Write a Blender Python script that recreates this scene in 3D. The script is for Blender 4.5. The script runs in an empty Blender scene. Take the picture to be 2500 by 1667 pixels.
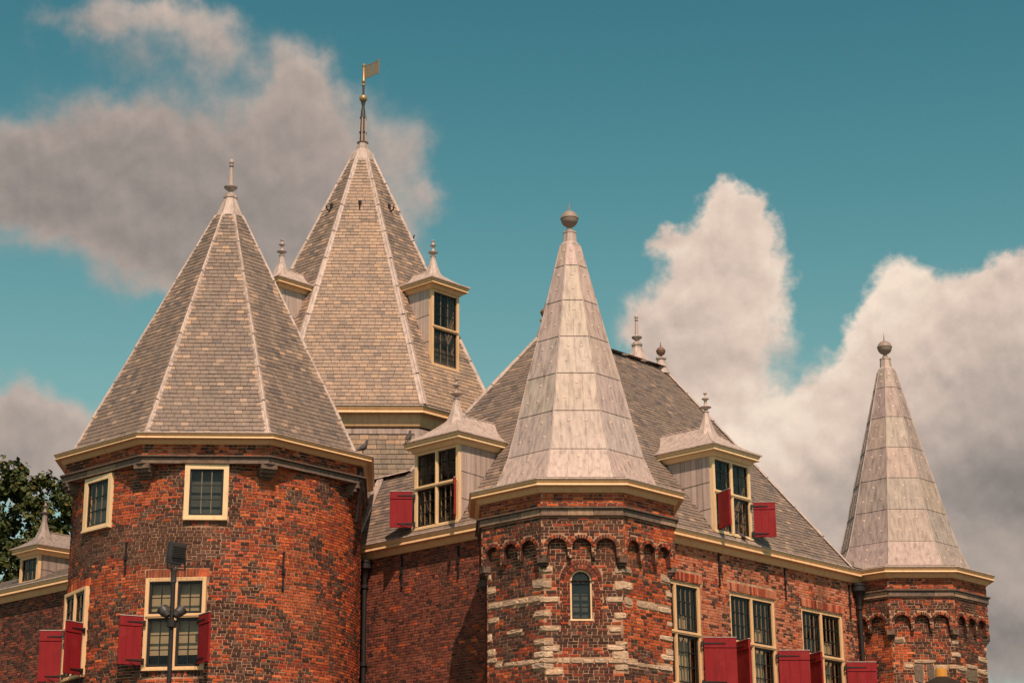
import bpy, math, random
from mathutils import Vector, Matrix
from mathutils.bvhtree import BVHTree
from mathutils import noise as mnoise
random.seed(11)
rnd = random.random
uni = random.uniform
R = math.radians
S = math.sqrt(.5)
scene = bpy.context.scene
COL = scene.collection

# ------------------------------------------------------------------ camera
CAM_POS = Vector((0, 0, 1.6))
F_PX, YAW, PITCH, ROLL = 4697.0, .041, .3013, .0084
fwd = Vector((math.sin(YAW)*math.cos(PITCH), math.cos(YAW)*math.cos(PITCH), math.sin(PITCH)))
rgt0 = Vector((math.cos(YAW), -math.sin(YAW), 0)); up0 = rgt0.cross(fwd)
rgt = rgt0*math.cos(ROLL) - up0*math.sin(ROLL); upv = rgt0*math.sin(ROLL) + up0*math.cos(ROLL)
cd = bpy.data.cameras.new('camera'); cam = bpy.data.objects.new('camera', cd); COL.objects.link(cam)
mw = Matrix((rgt, upv, -fwd)).transposed().to_4x4(); mw.translation = CAM_POS
cam.matrix_world = mw
cd.sensor_width = 36; cd.lens = F_PX/2500*36; cd.clip_end = 5000; cd.clip_start = .1
scene.camera = cam

# ------------------------------------------------------------------ light
SUN_AZ, SUN_EL = 9.0, 53.0          # degrees from -Y towards +X
sd = bpy.data.lights.new('sun', 'SUN'); sd.energy = 5.0; sd.angle = R(.5); sd.color = (1, .72, .55)
sun = bpy.data.objects.new('sun', sd); COL.objects.link(sun)
sdir = Vector((math.sin(R(SUN_AZ))*math.cos(R(SUN_EL)), -math.cos(R(SUN_AZ))*math.cos(R(SUN_EL)), math.sin(R(SUN_EL))))
sun.rotation_euler = sdir.to_track_quat('Z', 'Y').to_euler(); sun.location = (10, -40, 60)
scene.view_settings.view_transform = 'Standard'
scene.view_settings.look = 'None'
scene.view_settings.exposure = 0.03
scene.view_settings.gamma = 1.0
scene.view_settings.use_curve_mapping = False
scene.cycles.max_bounces = 5; scene.cycles.diffuse_bounces = 2; scene.cycles.glossy_bounces = 3; scene.cycles.transparent_max_bounces = 8

# ------------------------------------------------------------------ node helper
class NT:
    def __init__(s, tree):
        s.t = tree; s.n = tree.nodes; s.l = tree.links
    def set(s, sock, v):
        if hasattr(v, 'is_output'): s.l.new(v, sock)
        elif v is not None:
            if isinstance(v, (tuple, list)) and len(v) == 3 and sock.type == 'RGBA': v = (*v, 1)
            sock.default_value = v
    def node(s, t, **k):
        n = s.n.new(t)
        for a, b in k.items(): setattr(n, a, b)
        return n
    def math(s, op, a, b=None, c=None, clamp=False):
        n = s.node('ShaderNodeMath', operation=op, use_clamp=clamp)
        s.set(n.inputs[0], a)
        if b is not None: s.set(n.inputs[1], b)
        if c is not None: s.set(n.inputs[2], c)
        return n.outputs[0]
    def vmath(s, op, a, b=None, out=0):
        n = s.node('ShaderNodeVectorMath', operation=op)
        s.set(n.inputs[0], a)
        if b is not None: s.set(n.inputs[1], b)
        return n.outputs[out]
    def mix(s, f, a, b, blend='MIX', clamp=False):
        n = s.node('ShaderNodeMix', data_type='RGBA', blend_type=blend); n.clamp_result = clamp
        s.set(n.inputs[0], f); s.set(n.inputs[6], a); s.set(n.inputs[7], b)
        return n.outputs[2]
    def ramp(s, f, stops):
        n = s.node('ShaderNodeValToRGB'); e = n.color_ramp.elements
        while len(e) < len(stops): e.new(.5)
        for i, (p, c) in enumerate(stops):
            e[i].position = p; e[i].color = (*c, 1) if len(c) == 3 else c
        s.set(n.inputs[0], f); return n.outputs[0]
    def sstep(s, v, lo, hi, o0=0., o1=1.):
        n = s.node('ShaderNodeMapRange', interpolation_type='SMOOTHSTEP')
        s.set(n.inputs[0], v)
        for i, x in enumerate((lo, hi, o0, o1)): s.set(n.inputs[i+1], x)
        return n.outputs[0]
    def noise(s, vec, scale, detail=4, rough=.55, out=0, dist=0.):
        n = s.node('ShaderNodeTexNoise'); s.set(n.inputs['Vector'], vec)
        n.inputs['Scale'].default_value = scale; n.inputs['Detail'].default_value = detail
        n.inputs['Roughness'].default_value = rough; n.inputs['Distortion'].default_value = dist
        return n.outputs[out]

# ------------------------------------------------------------------ sky: physical sky with cumulus, laid out by compass bearing and elevation
CLOUDS = [(-12.33,21.94,2.87,1.64,1,0.5),(-9.27,22.1,3.34,1.79,1,0.5),(-6.16,22.34,3.19,1.94,1,0.52),(-4.27,23.69,1.46,1.79,1,0.58),(-4.45,25.2,1.0,0.97,0.75,0.62),(-5.53,20.12,3.74,1.56,1,0.52),(-7.98,20.46,3.45,1.41,1,0.47),(-2.83,21.68,1.59,2.09,0.9,0.58),(-0.98,23.38,0.92,1.49,0.5,0.55),(-0.48,21.85,0.76,1.2,0.55,0.62),(-5.08,18.79,2.38,0.82,0.5,0.55),(-12.91,20.89,2.11,1.2,0.9,0.45),(-8.96,18.87,1.65,0.39,0.3,0.5),(-8.68,26.41,2.76,0.78,0.83,0.66),(-7.25,25.5,1.22,0.78,0.61,0.55),(-11.42,26.13,1.59,0.52,0.5,0.45),(-9.99,25.13,1.58,0.58,0.39,0.42),(-11.94,14.65,2.01,0.91,1.1,0.62),(-12.48,13.37,2.14,1.43,1.2,0.52),(9.47,20.86,1.11,0.86,1.25,0.87),(8.73,19.48,1.9,1.21,1.25,0.83),(9.75,18.28,1.38,1.44,1.25,0.89),(7.3,17.73,1.59,0.86,1.12,0.74),(8.19,16.28,2.15,1.08,1.25,0.72),(7.11,20.13,0.66,0.35,0.62,0.68),(14.41,18.01,1.05,1.19,1.25,1.03),(14.05,16.64,1.41,1.25,1.25,1.0),(15.76,16.9,1.63,1.04,1.25,0.81),(17.13,17.8,1.34,1.04,1.25,0.87),(18.08,18.35,0.89,0.81,1.25,0.81),(13.23,15.15,1.62,1.04,1.25,0.91),(11.26,14.1,1.98,1.04,1.5,1.05),(9.78,13.26,1.97,1.11,1.25,1.04),(16.8,15.43,2.95,1.63,1.5,0.66),(15.15,14.02,2.94,1.63,1.5,0.7),(16.93,12.53,3.05,1.11,1.75,0.3),(13.25,12.48,3.21,1.48,1.5,0.62),(11.37,11.41,3.17,1.48,1.5,0.72),(17.03,10.77,2.46,1.04,1.5,0.64),(16.09,8.34,4.31,1.78,1.62,0.41),(17.15,9.28,1.73,0.74,1.25,0.72),(8.53,14.85,0.92,0.74,0.88,0.92)]
world = bpy.data.worlds.new('World'); scene.world = world; world.use_nodes = True
SKYGRADE = ((3.1, 27., 7.), (2.5, 18.2, 9.), (2.3, 6.3, 9.5))
def build_world():
    w = NT(world.node_tree); w.n.clear()
    sky = w.node('ShaderNodeTexSky', sky_type='NISHITA'); sky.sun_disc = False
    sky.sun_elevation = R(SUN_EL); sky.sun_rotation = R(180 - SUN_AZ)
    sky.altitude = 0; sky.air_density = 1.0; sky.dust_density = .6; sky.ozone_density = 1.0
    bg = w.node('ShaderNodeBackground'); out = w.node('ShaderNodeOutputWorld')
    STR = .08
    bg.inputs[1].default_value = STR
    sc_ = w.node('ShaderNodeSeparateColor'); w.l.new(sky.outputs[0], sc_.inputs[0])
    ch = []
    for i, (g_, k_, m_) in enumerate(SKYGRADE):       # contrast of the sky gradient, softly limited towards the horizon
        x_ = w.math('MULTIPLY', w.math('POWER', w.math('MULTIPLY', sc_.outputs[i], .25), g_), k_)
        ch.append(w.math('DIVIDE', w.math('MULTIPLY', x_, m_), w.math('ADD', x_, m_)))
    cc_ = w.node('ShaderNodeCombineColor')
    for i in range(3): w.l.new(ch[i], cc_.inputs[i])
    tinted = cc_.outputs[0]
    d = w.node('ShaderNodeTexCoord').outputs['Generated']
    sep = w.node('ShaderNodeSeparateXYZ'); w.l.new(d, sep.inputs[0])
    az = w.math('MULTIPLY', w.math('ARCTAN2', sep.outputs[0], sep.outputs[1]), 57.29578)
    el = w.math('MULTIPLY', w.math('ARCSINE', sep.outputs[2]), 57.29578)
    cmb = w.node('ShaderNodeCombineXYZ'); w.l.new(az, cmb.inputs[0]); w.l.new(el, cmb.inputs[1])
    P = cmb.outputs[0]
    # billowing warp of the outlines
    n1 = w.noise(P, .42, 4, .5, out=1)
    n2 = w.noise(P, 1.7, 4, .55, out=1)
    w1 = w.vmath('MULTIPLY', w.vmath('SUBTRACT', n1, (.5, .5, .5)), (2.0, 1.8, 0))
    w2 = w.vmath('MULTIPLY', w.vmath('SUBTRACT', n2, (.5, .5, .5)), (1.0, .8, 0))
    Q = w.vmath('ADD', P, w.vmath('ADD', w1, w2))
    dens = None; brt = None
    for (a, e, rx, ry, wt, b) in CLOUDS:
        mv = w.node('ShaderNodeVectorMath', operation='MULTIPLY_ADD'); w.l.new(Q, mv.inputs[0])
        mv.inputs[1].default_value = (1/rx, 1/ry, 0); mv.inputs[2].default_value = (-a/rx, -e/ry, 0)
        g = w.math('POWER', .36788, w.vmath('DOT_PRODUCT', mv.outputs[0], mv.outputs[0], out=1))
        dens = w.math('MULTIPLY', g, wt) if dens is None else w.math('MULTIPLY_ADD', g, wt, dens)
        brt = w.math('MULTIPLY', g, wt*b) if brt is None else w.math('MULTIPLY_ADD', g, wt*b, brt)
    # the same kind of cloud goes on all round the sky
    gen = w.sstep(w.noise(P, .09, 5, .55), .57, .74, 0., 1.6)
    side = w.sstep(w.math('ABSOLUTE', w.math('SUBTRACT', az, 2.3)), 18., 26.)
    high = w.sstep(el, 28., 34.)
    off = w.math('MAXIMUM', side, high)
    g2 = w.math('MULTIPLY', gen, off)
    dens = w.math('ADD', dens, g2); brt = w.math('MULTIPLY_ADD', g2, .62, brt)
    bn = w.math('DIVIDE', brt, w.math('ADD', dens, .02))
    fine = w.noise(P, .8, 6, .56)
    lumpy = w.math('MULTIPLY', w.math('SUBTRACT', fine, .5), .75)
    crisp = w.sstep(bn, .58, .80)
    mask = w.sstep(w.math('ADD', dens, lumpy), w.math('MULTIPLY_ADD', crisp, .22, .14), w.math('MULTIPLY_ADD', crisp, -.22, 1.15))
    # billow relief: density towards the sun against density here
    rel = w.noise(w.vmath('ADD', P, (.15, .38, 0)), .8, 6, .56)
    bn = w.math('ADD', bn, w.math('MULTIPLY', w.math('SUBTRACT', fine, rel), w.math('MULTIPLY_ADD', crisp, .18, .22)))
    core = w.sstep(dens, .5, 1.8, .07, -.05)
    bn = w.math('ADD', bn, core)
    ccol = w.ramp(bn, [(.22, (.12, .107, .103)), (.45, (.325, .272, .245)), (.62, (.50, .40, .345)), (.8, (.72, .56, .465)), (1., (.92, .75, .61))])
    ccol = w.vmath('SCALE', ccol); w.n[-1].inputs[3].default_value = 1/STR
    mixc = w.mix(w.math('MULTIPLY', mask, .96), tinted, ccol)
    w.l.new(mixc, bg.inputs[0]); w.l.new(bg.outputs[0], out.inputs[0])
build_world()
world.cycles.sampling_method = 'MANUAL'; world.cycles.sample_map_resolution = 512

# ------------------------------------------------------------------ materials
MATS = {}
def material(name):
    m = bpy.data.materials.new(name); m.use_nodes = True
    t = NT(m.node_tree); b = m.node_tree.nodes['Principled BSDF']
    MATS[name] = m
    return m, t, b
def wpos_node(t): return t.node('ShaderNodeNewGeometry').outputs['Position']
def add_bump(t, b, h, strength=.3, dist=.01):
    n = t.node('ShaderNodeBump'); n.inputs['Strength'].default_value = strength; n.inputs['Distance'].default_value = dist
    t.set(n.inputs['Height'], h); t.l.new(n.outputs[0], b.inputs['Normal'])
def tint_attr(t):
    return t.node('ShaderNodeAttribute', attribute_name='tint').outputs['Color']
def streak_vec(t, sx, sz):
    return t.vmath('MULTIPLY', wpos_node(t), (sx, sx, sz))

def mat_tinted(name, rough, spec, nscale, lo, hi, bump, big=None, stain=None):
    m, t, b = material(name)
    P = wpos_node(t)
    n = t.noise(P, nscale, 5, .65)
    c = t.mix(1., tint_attr(t), t.ramp(n, [(.3, (lo,)*3), (.7, (hi,)*3)]), 'MULTIPLY')
    if big:
        k = t.noise(P, big[0], 4, .6)
        c = t.mix(t.sstep(k, big[1], big[2], 0., big[4]), c, big[3])
    for (sx, sz, sc_, l0, l1, colr, amt) in (stain or ()):
        c = t.mix(t.sstep(t.noise(streak_vec(t, sx, sz), sc_, 5, .6), l0, l1, 0., amt), c, colr)
    t.l.new(c, b.inputs['Base Color']); b.inputs['Roughness'].default_value = rough
    b.inputs['Specular IOR Level'].default_value = spec
    if bump: add_bump(t, b, t.noise(P, nscale*2.2, 4, .7), bump, .008)
    return m
mat_tinted('brick', .9, .12, 26, .62, 1.32, .5, (5.0, .56, .78, (.05, .028, .022), .5), [(1.1, .45, 1.0, .50, .72, (.075, .042, .031), .62), (.6, .6, .7, .54, .74, (.30, .12, .065), .45)])
mat_tinted('slate', .62, .3, 14, .84, 1.16, .25, (.9, .5, .75, (.34, .235, .155), .22), [(3.2, .22, 1.0, .52, .74, (.37, .275, .20), .50), (2.4, .3, 1.3, .55, .78, (.10, .085, .075), .40)])
mat_tinted('stone', .9, .15, 12, .65, 1.25, .7, (3.0, .55, .8, (.10, .075, .055), .5))
m, t, b = material('mortar')
P = wpos_node(t)
t.l.new(t.ramp(t.noise(P, 3.2, 6, .65), [(.28, (.17, .095, .06)), (.45, (.37, .22, .135)), (.66, (.56, .345, .215))]), b.inputs['Base Color'])
b.inputs['Roughness'].default_value = .95; b.inputs['Specular IOR Level'].default_value = .1
add_bump(t, b, t.noise(P, 60, 3, .6), .4, .006)
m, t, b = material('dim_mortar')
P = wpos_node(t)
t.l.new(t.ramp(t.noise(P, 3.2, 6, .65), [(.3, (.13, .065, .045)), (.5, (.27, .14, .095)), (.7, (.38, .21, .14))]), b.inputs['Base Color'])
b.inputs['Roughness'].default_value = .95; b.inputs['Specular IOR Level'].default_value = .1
m, t, b = material('lead')
n = t.noise(streak_vec(t, 12., .18), 1.0, 5, .62); n2 = t.noise(wpos_node(t), 1.7, 5, .6)
c = t.ramp(n, [(.30, (.25, .20, .175)), (.46, (.415, .335, .295)), (.62, (.52, .42, .365))])
c = t.mix(t.sstep(n2, .5, .8, 0., .22), c, (.30, .25, .215))
c = t.mix(1., c, tint_attr(t), 'MULTIPLY')
t.l.new(c, b.inputs['Base Color']); b.inputs['Roughness'].default_value = .55; b.inputs['Metallic'].default_value = .0
b.inputs['Specular IOR Level'].default_value = .35
add_bump(t, b, t.noise(wpos_node(t), 3.0, 3, .5), .35, .035)
def mat_paint(name, colr, dark, rough=.55, spec=.35, amt=.5):
    m, t, b = material(name)
    n = t.noise(streak_vec(t, 6., 1.2), 1.6, 6, .65)
    k = t.noise(wpos_node(t), 30, 3, .6)
    c = t.mix(t.sstep(n, .45, .8, 0., amt), colr, dark)
    c = t.mix(t.sstep(k, .35, .75, 0., .18), c, dark)
    t.l.new(c, b.inputs['Base Color']); b.inputs['Roughness'].default_value = rough
    b.inputs['Specular IOR Level'].default_value = spec
    add_bump(t, b, k, .08, .004)
mat_paint('cream_paint', (.78, .515, .275), (.46, .27, .125), amt=.62)
mat_paint('pale_paint', (.83, .615, .35), (.52, .34, .17), amt=.55)
m, t, b = material('red_paint')
P = wpos_node(t); n = t.noise(streak_vec(t, 7., 1.0), 1.5, 6, .65); n2 = t.noise(P, 2.2, 5, .6); n3 = t.noise(P, 38, 3, .6)
c = t.mix(t.sstep(n, .42, .75, 0., .7), (.25, .014, .018), (.15, .010, .013))
c = t.mix(t.sstep(n2, .5, .75, 0., .55), c, (.30, .036, .034)); c = t.mix(t.sstep(n3, .62, .75, 0., .6), c, (.10, .03, .025))
t.l.new(c, b.inputs['Base Color']); b.inputs['Roughness'].default_value = .62; b.inputs['Specular IOR Level'].default_value = .2
add_bump(t, b, n, .25, .006)
mat_paint('black_paint', (.012, .013, .013), (.03, .028, .026), .45, .4)
mat_paint('sunlit_bar', (.20, .15, .095), (.10, .075, .05))  # upright bars paler than the cross bars: caught sunlight put into the colour
mat_paint('iron', (.018, .017, .018), (.05, .036, .03), .6, .3)
mat_paint('grey_metal', (.055, .05, .048), (.03, .028, .028), .5, .4)
mat_paint('rusty_lead', (.20, .115, .085), (.10, .06, .05), .6, .3)
mat_paint('old_lead', (.30, .235, .19), (.16, .12, .10), .55, .35)
mat_paint('blind', (.62, .49, .34), (.46, .36, .25), .9, .1)
mat_paint('dark_room', (.035, .022, .016), (.016, .011, .009), .95, .05)
mat_paint('reflected_sky_grey', (.12, .135, .14), (.07, .08, .085), .9, .1)  # backing behind the panes, coloured like sky reflected in the glass
mat_paint('wood', (.30, .15, .06), (.16, .08, .035), .7, .2)
mat_paint('canvas', (.035, .024, .018), (.02, .015, .012), .9, .1)
mat_paint('amber', (.62, .26, .03), (.42, .15, .015), .3, .5)
mat_paint('feather', (.075, .065, .066), (.035, .03, .034), .7, .2)
m, t, b = material('gilt')
b.inputs['Base Color'].default_value = (.40, .27, .14, 1); b.inputs['Metallic'].default_value = .4; b.inputs['Roughness'].default_value = .42
add_bump(t, b, t.noise(wpos_node(t), 20, 3, .6), .2, .006)
m, t, b = material('glass')
nt = m.node_tree; nt.nodes.remove(b)
gl = t.node('ShaderNodeBsdfGlossy'); gl.inputs['Roughness'].default_value = .06; gl.inputs['Color'].default_value = (.85, .85, .85, 1)
tr = t.node('ShaderNodeBsdfTransparent'); tr.inputs['Color'].default_value = (.84, .84, .80, 1)
fr = t.node('ShaderNodeFresnel'); fr.inputs[0].default_value = 1.5
bp = t.node('ShaderNodeBump'); bp.inputs['Strength'].default_value = .12; bp.inputs['Distance'].default_value = .02
t.l.new(t.noise(wpos_node(t), 3.0, 2, .5), bp.inputs['Height']); t.l.new(bp.outputs[0], gl.inputs['Normal'])
mx = t.node('ShaderNodeMixShader'); bf_ = t.node('ShaderNodeNewGeometry').outputs['Backfacing']; t.l.new(t.math('MULTIPLY', t.math('ADD', t.math('MULTIPLY', fr.outputs[0], .85), .0, clamp=True), t.math('SUBTRACT', 1., bf_)), mx.inputs[0])
t.l.new(tr.outputs[0], mx.inputs[1]); t.l.new(gl.outputs[0], mx.inputs[2]); t.l.new(mx.outputs[0], nt.nodes['Material Output'].inputs[0])
m, t, b = material('leaf')
t.l.new(tint_attr(t), b.inputs['Base Color']); b.inputs['Roughness'].default_value = .6
b.inputs['Specular IOR Level'].default_value = .25
try: b.inputs['Transmission Weight'].default_value = 0
except Exception: pass
m, t, b = material('bark'); b.inputs['Roughness'].default_value = .9
t.l.new(t.ramp(t.noise(streak_vec(t, 8, 2), 2, 4), [(.3, (.03, .022, .016)), (.7, (.09, .065, .045))]), b.inputs['Base Color'])
m, t, b = material('paving'); b.inputs['Roughness'].default_value = .85
P = wpos_node(t)
vo = t.node('ShaderNodeTexVoronoi'); vo.inputs['Scale'].default_value = 7.0; t.l.new(P, vo.inputs['Vector'])
t.l.new(t.mix(t.noise(P, .6, 4), (.07, .055, .045), t.mix(vo.outputs['Distance'], (.11, .085, .07), (.06, .048, .04))), b.inputs['Base Color'])

# ------------------------------------------------------------------ mesh helpers
WPOS = {}
OCC_V = []; OCC_F = []
class MB:
    def __init__(s): s.v = []; s.f = []; s.c = []; s.m = []
    def poly(s, pts, c=(1, 1, 1), m=0):
        i = len(s.v); s.v += [tuple(p) for p in pts]; s.f.append(tuple(range(i, i+len(pts)))); s.c.append(c); s.m.append(m)
    def hexa(s, p, c=(1, 1, 1), m=0, back=True):
        # p: 0-3 front ring, 4-7 back ring (same order)
        i = len(s.v); s.v += [tuple(q) for q in p]
        fs = [(0, 1, 2, 3), (0, 4, 5, 1), (1, 5, 6, 2), (2, 6, 7, 3), (3, 7, 4, 0)]
        if back: fs.append((7, 6, 5, 4))
        for f in fs: s.f.append(tuple(i+k for k in f)); s.c.append(c); s.m.append(m)
    def box(s, mp, a0, a1, b0, b1, z0, z1, c=(1, 1, 1), m=0, back=True):
        s.hexa([mp(a0, b1, z0), mp(a1, b1, z0), mp(a1, b1, z1), mp(a0, b1, z1), mp(a0, b0, z0), mp(a1, b0, z0), mp(a1, b0, z1), mp(a0, b0, z1)], c, m, back)
    def tube(s, p0, p1, r0, r1=None, n=10, c=(1, 1, 1), m=0, caps=True):
        r1 = r0 if r1 is None else r1
        p0 = Vector(p0); p1 = Vector(p1); d = (p1-p0).normalized()
        x = d.orthogonal().normalized(); y = d.cross(x)
        i = len(s.v)
        for k in range(n):
            q = 2*math.pi*k/n; o = x*math.cos(q)+y*math.sin(q)
            s.v.append(tuple(p0+o*r0)); s.v.append(tuple(p1+o*r1))
        for k in range(n):
            a = i+2*k; b2 = i+2*((k+1) % n)
            s.f.append((a, b2, b2+1, a+1)); s.c.append(c); s.m.append(m)
        if caps:
            s.f.append(tuple(i+2*k for k in range(n))[::-1]); s.c.append(c); s.m.append(m)
            s.f.append(tuple(i+2*k+1 for k in range(n))); s.c.append(c); s.m.append(m)
    def lathe(s, ctr, prof, n=16, c=(1, 1, 1), m=0, rot=0):
        i = len(s.v)
        for (r, z) in prof:
            for k in range(n):
                q = 2*math.pi*k/n+rot
                s.v.append((ctr[0]+r*math.cos(q), ctr[1]+r*math.sin(q), z))
        for j in range(len(prof)-1):
            for k in range(n):
                s.f.append((i+j*n+k, i+j*n+(k+1) % n, i+(j+1)*n+(k+1) % n, i+(j+1)*n+k)); s.c.append(c); s.m.append(m)
        s.f.append(tuple(i+k for k in range(n))[::-1]); s.c.append(c); s.m.append(m)
        j = len(prof)-1; s.f.append(tuple(i+j*n+k for k in range(n))); s.c.append(c); s.m.append(m)
    def ball(s, ctr, r, n=16, sz=1., **k):
        s.lathe(ctr, [(max(.004, r*math.sin(math.pi*j/10)), ctr[2]-r*sz*math.cos(math.pi*j/10)) for j in range(11)], n, **k)
    def sweep(s, path, prof, closed=False, c=(1, 1, 1), m=0, cols=None, mats=None):
        n = len(path); nor = []
        segs = n if closed else n-1
        for i in range(segs):
            p, q = path[i], path[(i+1) % n]; dx, dy = q[0]-p[0], q[1]-p[1]; l = math.hypot(dx, dy); nor.append((dy/l, -dx/l))
        off = []
        for i in range(n):
            if closed: n1, n2 = nor[i-1], nor[i]
            else: n1, n2 = nor[max(0, i-1)], nor[min(segs-1, i)]
            k = 1+n1[0]*n2[0]+n1[1]*n2[1]
            off.append(((n1[0]+n2[0])/k, (n1[1]+n2[1])/k))
        rows = [[(path[i][0]+off[i][0]*o, path[i][1]+off[i][1]*o, z) for i in range(n)] for (o, z) in prof]
        for j in range(len(prof)-1):
            for i in range(segs):
                i2 = (i+1) % n
                s.poly([rows[j+1][i], rows[j+1][i2], rows[j][i2], rows[j][i]], cols[j] if cols else c, mats[j] if mats else m)
        if not closed:
            s.poly([r[0] for r in rows], c, m); s.poly([r[-1] for r in rows][::-1], c, m)
    def build(s, name, mats, parent=None, smooth=False, occ=True, origin=None):
        if not isinstance(mats, (list, tuple)): mats = [mats]
        xs = [v[0] for v in s.v]; ys = [v[1] for v in s.v]; zs = [v[2] for v in s.v]
        o = Vector(origin) if origin else Vector(((min(xs)+max(xs))/2, (min(ys)+max(ys))/2, (min(zs)+max(zs))/2))
        me = bpy.data.meshes.new(name)
        me.from_pydata([(v[0]-o.x, v[1]-o.y, v[2]-o.z) for v in s.v], [], s.f)
        for mm in mats: me.materials.append(MATS[mm])
        me.polygons.foreach_set('material_index', s.m)
        at = me.attributes.new('tint', 'FLOAT_COLOR', 'FACE')
        at.data.foreach_set('color', [x for c in s.c for x in (c[0], c[1], c[2], 1.)])
        if smooth: me.polygons.foreach_set('use_smooth', [True]*len(s.f))
        if smooth and smooth != 'all':
            try: me.set_sharp_from_angle(angle=R(smooth if smooth is not True else 50))
            except Exception: pass
        ob = bpy.data.objects.new(name, me); COL.objects.link(ob)
        if parent: ob.parent = parent; ob.location = o-WPOS[parent]
        else: ob.location = o
        WPOS[ob] = o
        if occ and name not in ('pane',):
            b0 = len(OCC_V); OCC_V.extend(s.v); OCC_F.extend(tuple(i+b0 for i in f) for f in s.f)
        return ob
def tag(o, label=None, cat=None, group=None, kind=None):
    if label: o['label'] = label
    if cat: o['category'] = cat
    if group: o['group'] = group
    if kind: o['kind'] = kind
    return o
def thing(name, loc, label, cat, group=None):
    o = bpy.data.objects.new(name, None); COL.objects.link(o); o.location = loc; o.empty_display_size = .5
    WPOS[o] = Vector(loc); return tag(o, label, cat, group)
def planar(O, ang):
    # plane through plan point O, outward normal at angle ang from -Y towards +X
    n = (math.sin(ang), -math.cos(ang)); t = (math.cos(ang), math.sin(ang))
    return lambda a, b, z: Vector((O[0]+t[0]*a+n[0]*b, O[1]+t[1]*a+n[1]*b, z))
def cylmap(c, r):
    return lambda a, b, z: Vector((c[0]+(r+b)*math.sin(a/r), c[1]-(r+b)*math.cos(a/r), z))

# ------------------------------------------------------------------ small pieces: bricks, slates, stones, panels
def jit(c, k):
    f = 1+uni(-k, k); g = uni(-k, k)*.25
    return tuple(max(.004, x*f*(1+g*(i-1))) for i, x in enumerate(c))
def palette(cols, n, k):
    return [jit(random.choice(cols), k) for _ in range(n)]
PAL = dict(
    dark=palette([(.085, .040, .031), (.060, .034, .028), (.11, .049, .034), (.075, .035, .028), (.125, .048, .031)], 10, .3),
    brown=palette([(.150, .078, .056), (.125, .064, .046), (.165, .088, .062), (.105, .056, .042)], 10, .2),
    red=palette([(.38, .076, .038), (.29, .060, .033), (.43, .094, .044), (.225, .050, .032)], 10, .22),
    orange=palette([(.57, .130, .044), (.48, .106, .038), (.62, .165, .058), (.40, .088, .034)], 10, .2),
    salmon=palette([(.60, .215, .120), (.52, .18, .10), (.64, .24, .135), (.46, .15, .087)], 10, .18),
    wallred=palette([(.175, .055, .037), (.145, .046, .033), (.205, .064, .040), (.12, .040, .030)], 10, .2),
    winered=palette([(.21, .066, .044), (.175, .057, .040), (.245, .078, .048), (.14, .050, .038)], 10, .2),
    slate=palette([(.208, .160, .129), (.19, .149, .122), (.228, .173, .135), (.20, .158, .132)], 12, .07),
    slatewarm=palette([(.42, .295, .20), (.37, .265, .185), (.40, .275, .18), (.335, .245, .18), (.30, .225, .17)], 14, .08),
    slatedark=palette([(.155, .124, .105), (.17, .134, .11), (.135, .112, .10)], 8, .1),
    slatemain=palette([(.345, .245, .178), (.30, .218, .163), (.375, .264, .184), (.27, .202, .156), (.325, .232, .168)], 14, .08),
    drum=palette([(.275, .22, .165), (.255, .205, .155), (.30, .235, .17), (.245, .2, .155)], 10, .08),
    tufa=palette([(.62, .44, .30), (.56, .395, .26), (.66, .48, .34), (.47, .335, .23)], 8, .12),
    greystone=palette([(.17, .125, .09), (.20, .15, .10), (.145, .11, .085)], 5, .12),
    belt=palette([(.27, .185, .13), (.22, .155, .115), (.33, .225, .15), (.19, .14, .11)], 8, .15),
    leadp=palette([(1, 1, 1), (.95, .95, .95), (1.04, 1.02, 1.0), (.91, .90, .89)], 6, .04),
)
TMPL = {}
def unit_box(fam, idx, var, matname, rough):
    key = (fam, idx, var, matname)
    if key in TMPL: return TMPL[key]
    rs = random.Random(hash(key) & 0xffff)
    j = lambda: rs.uniform(-rough, rough)
    ch = .10 if rough > .03 else .03
    v = []
    for (x, z) in ((-.5, -.5), (.5, -.5), (.5, .5), (-.5, .5)): v.append((x*(1-ch*.5)+j()*.5, .5+j()*.3, z*(1-ch)+j()))
    for (x, z) in ((-.5, -.5), (.5, -.5), (.5, .5), (-.5, .5)): v.append((x+j()*.5, .0, z+j()*.6))
    me = bpy.data.meshes.new(matname+'_piece')
    f = [(0, 1, 2, 3), (0, 4, 5, 1), (1, 5, 6, 2), (2, 6, 7, 3), (3, 7, 4, 0)]
    me.from_pydata(v, [], f); me.materials.append(MATS[matname])
    at = me.attributes.new('tint', 'FLOAT_COLOR', 'FACE'); c = PAL[fam][idx]
    at.data.foreach_set('color', [*c, 1.]*len(f))
    TMPL[key] = me; return me
GROUPS = []
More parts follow.
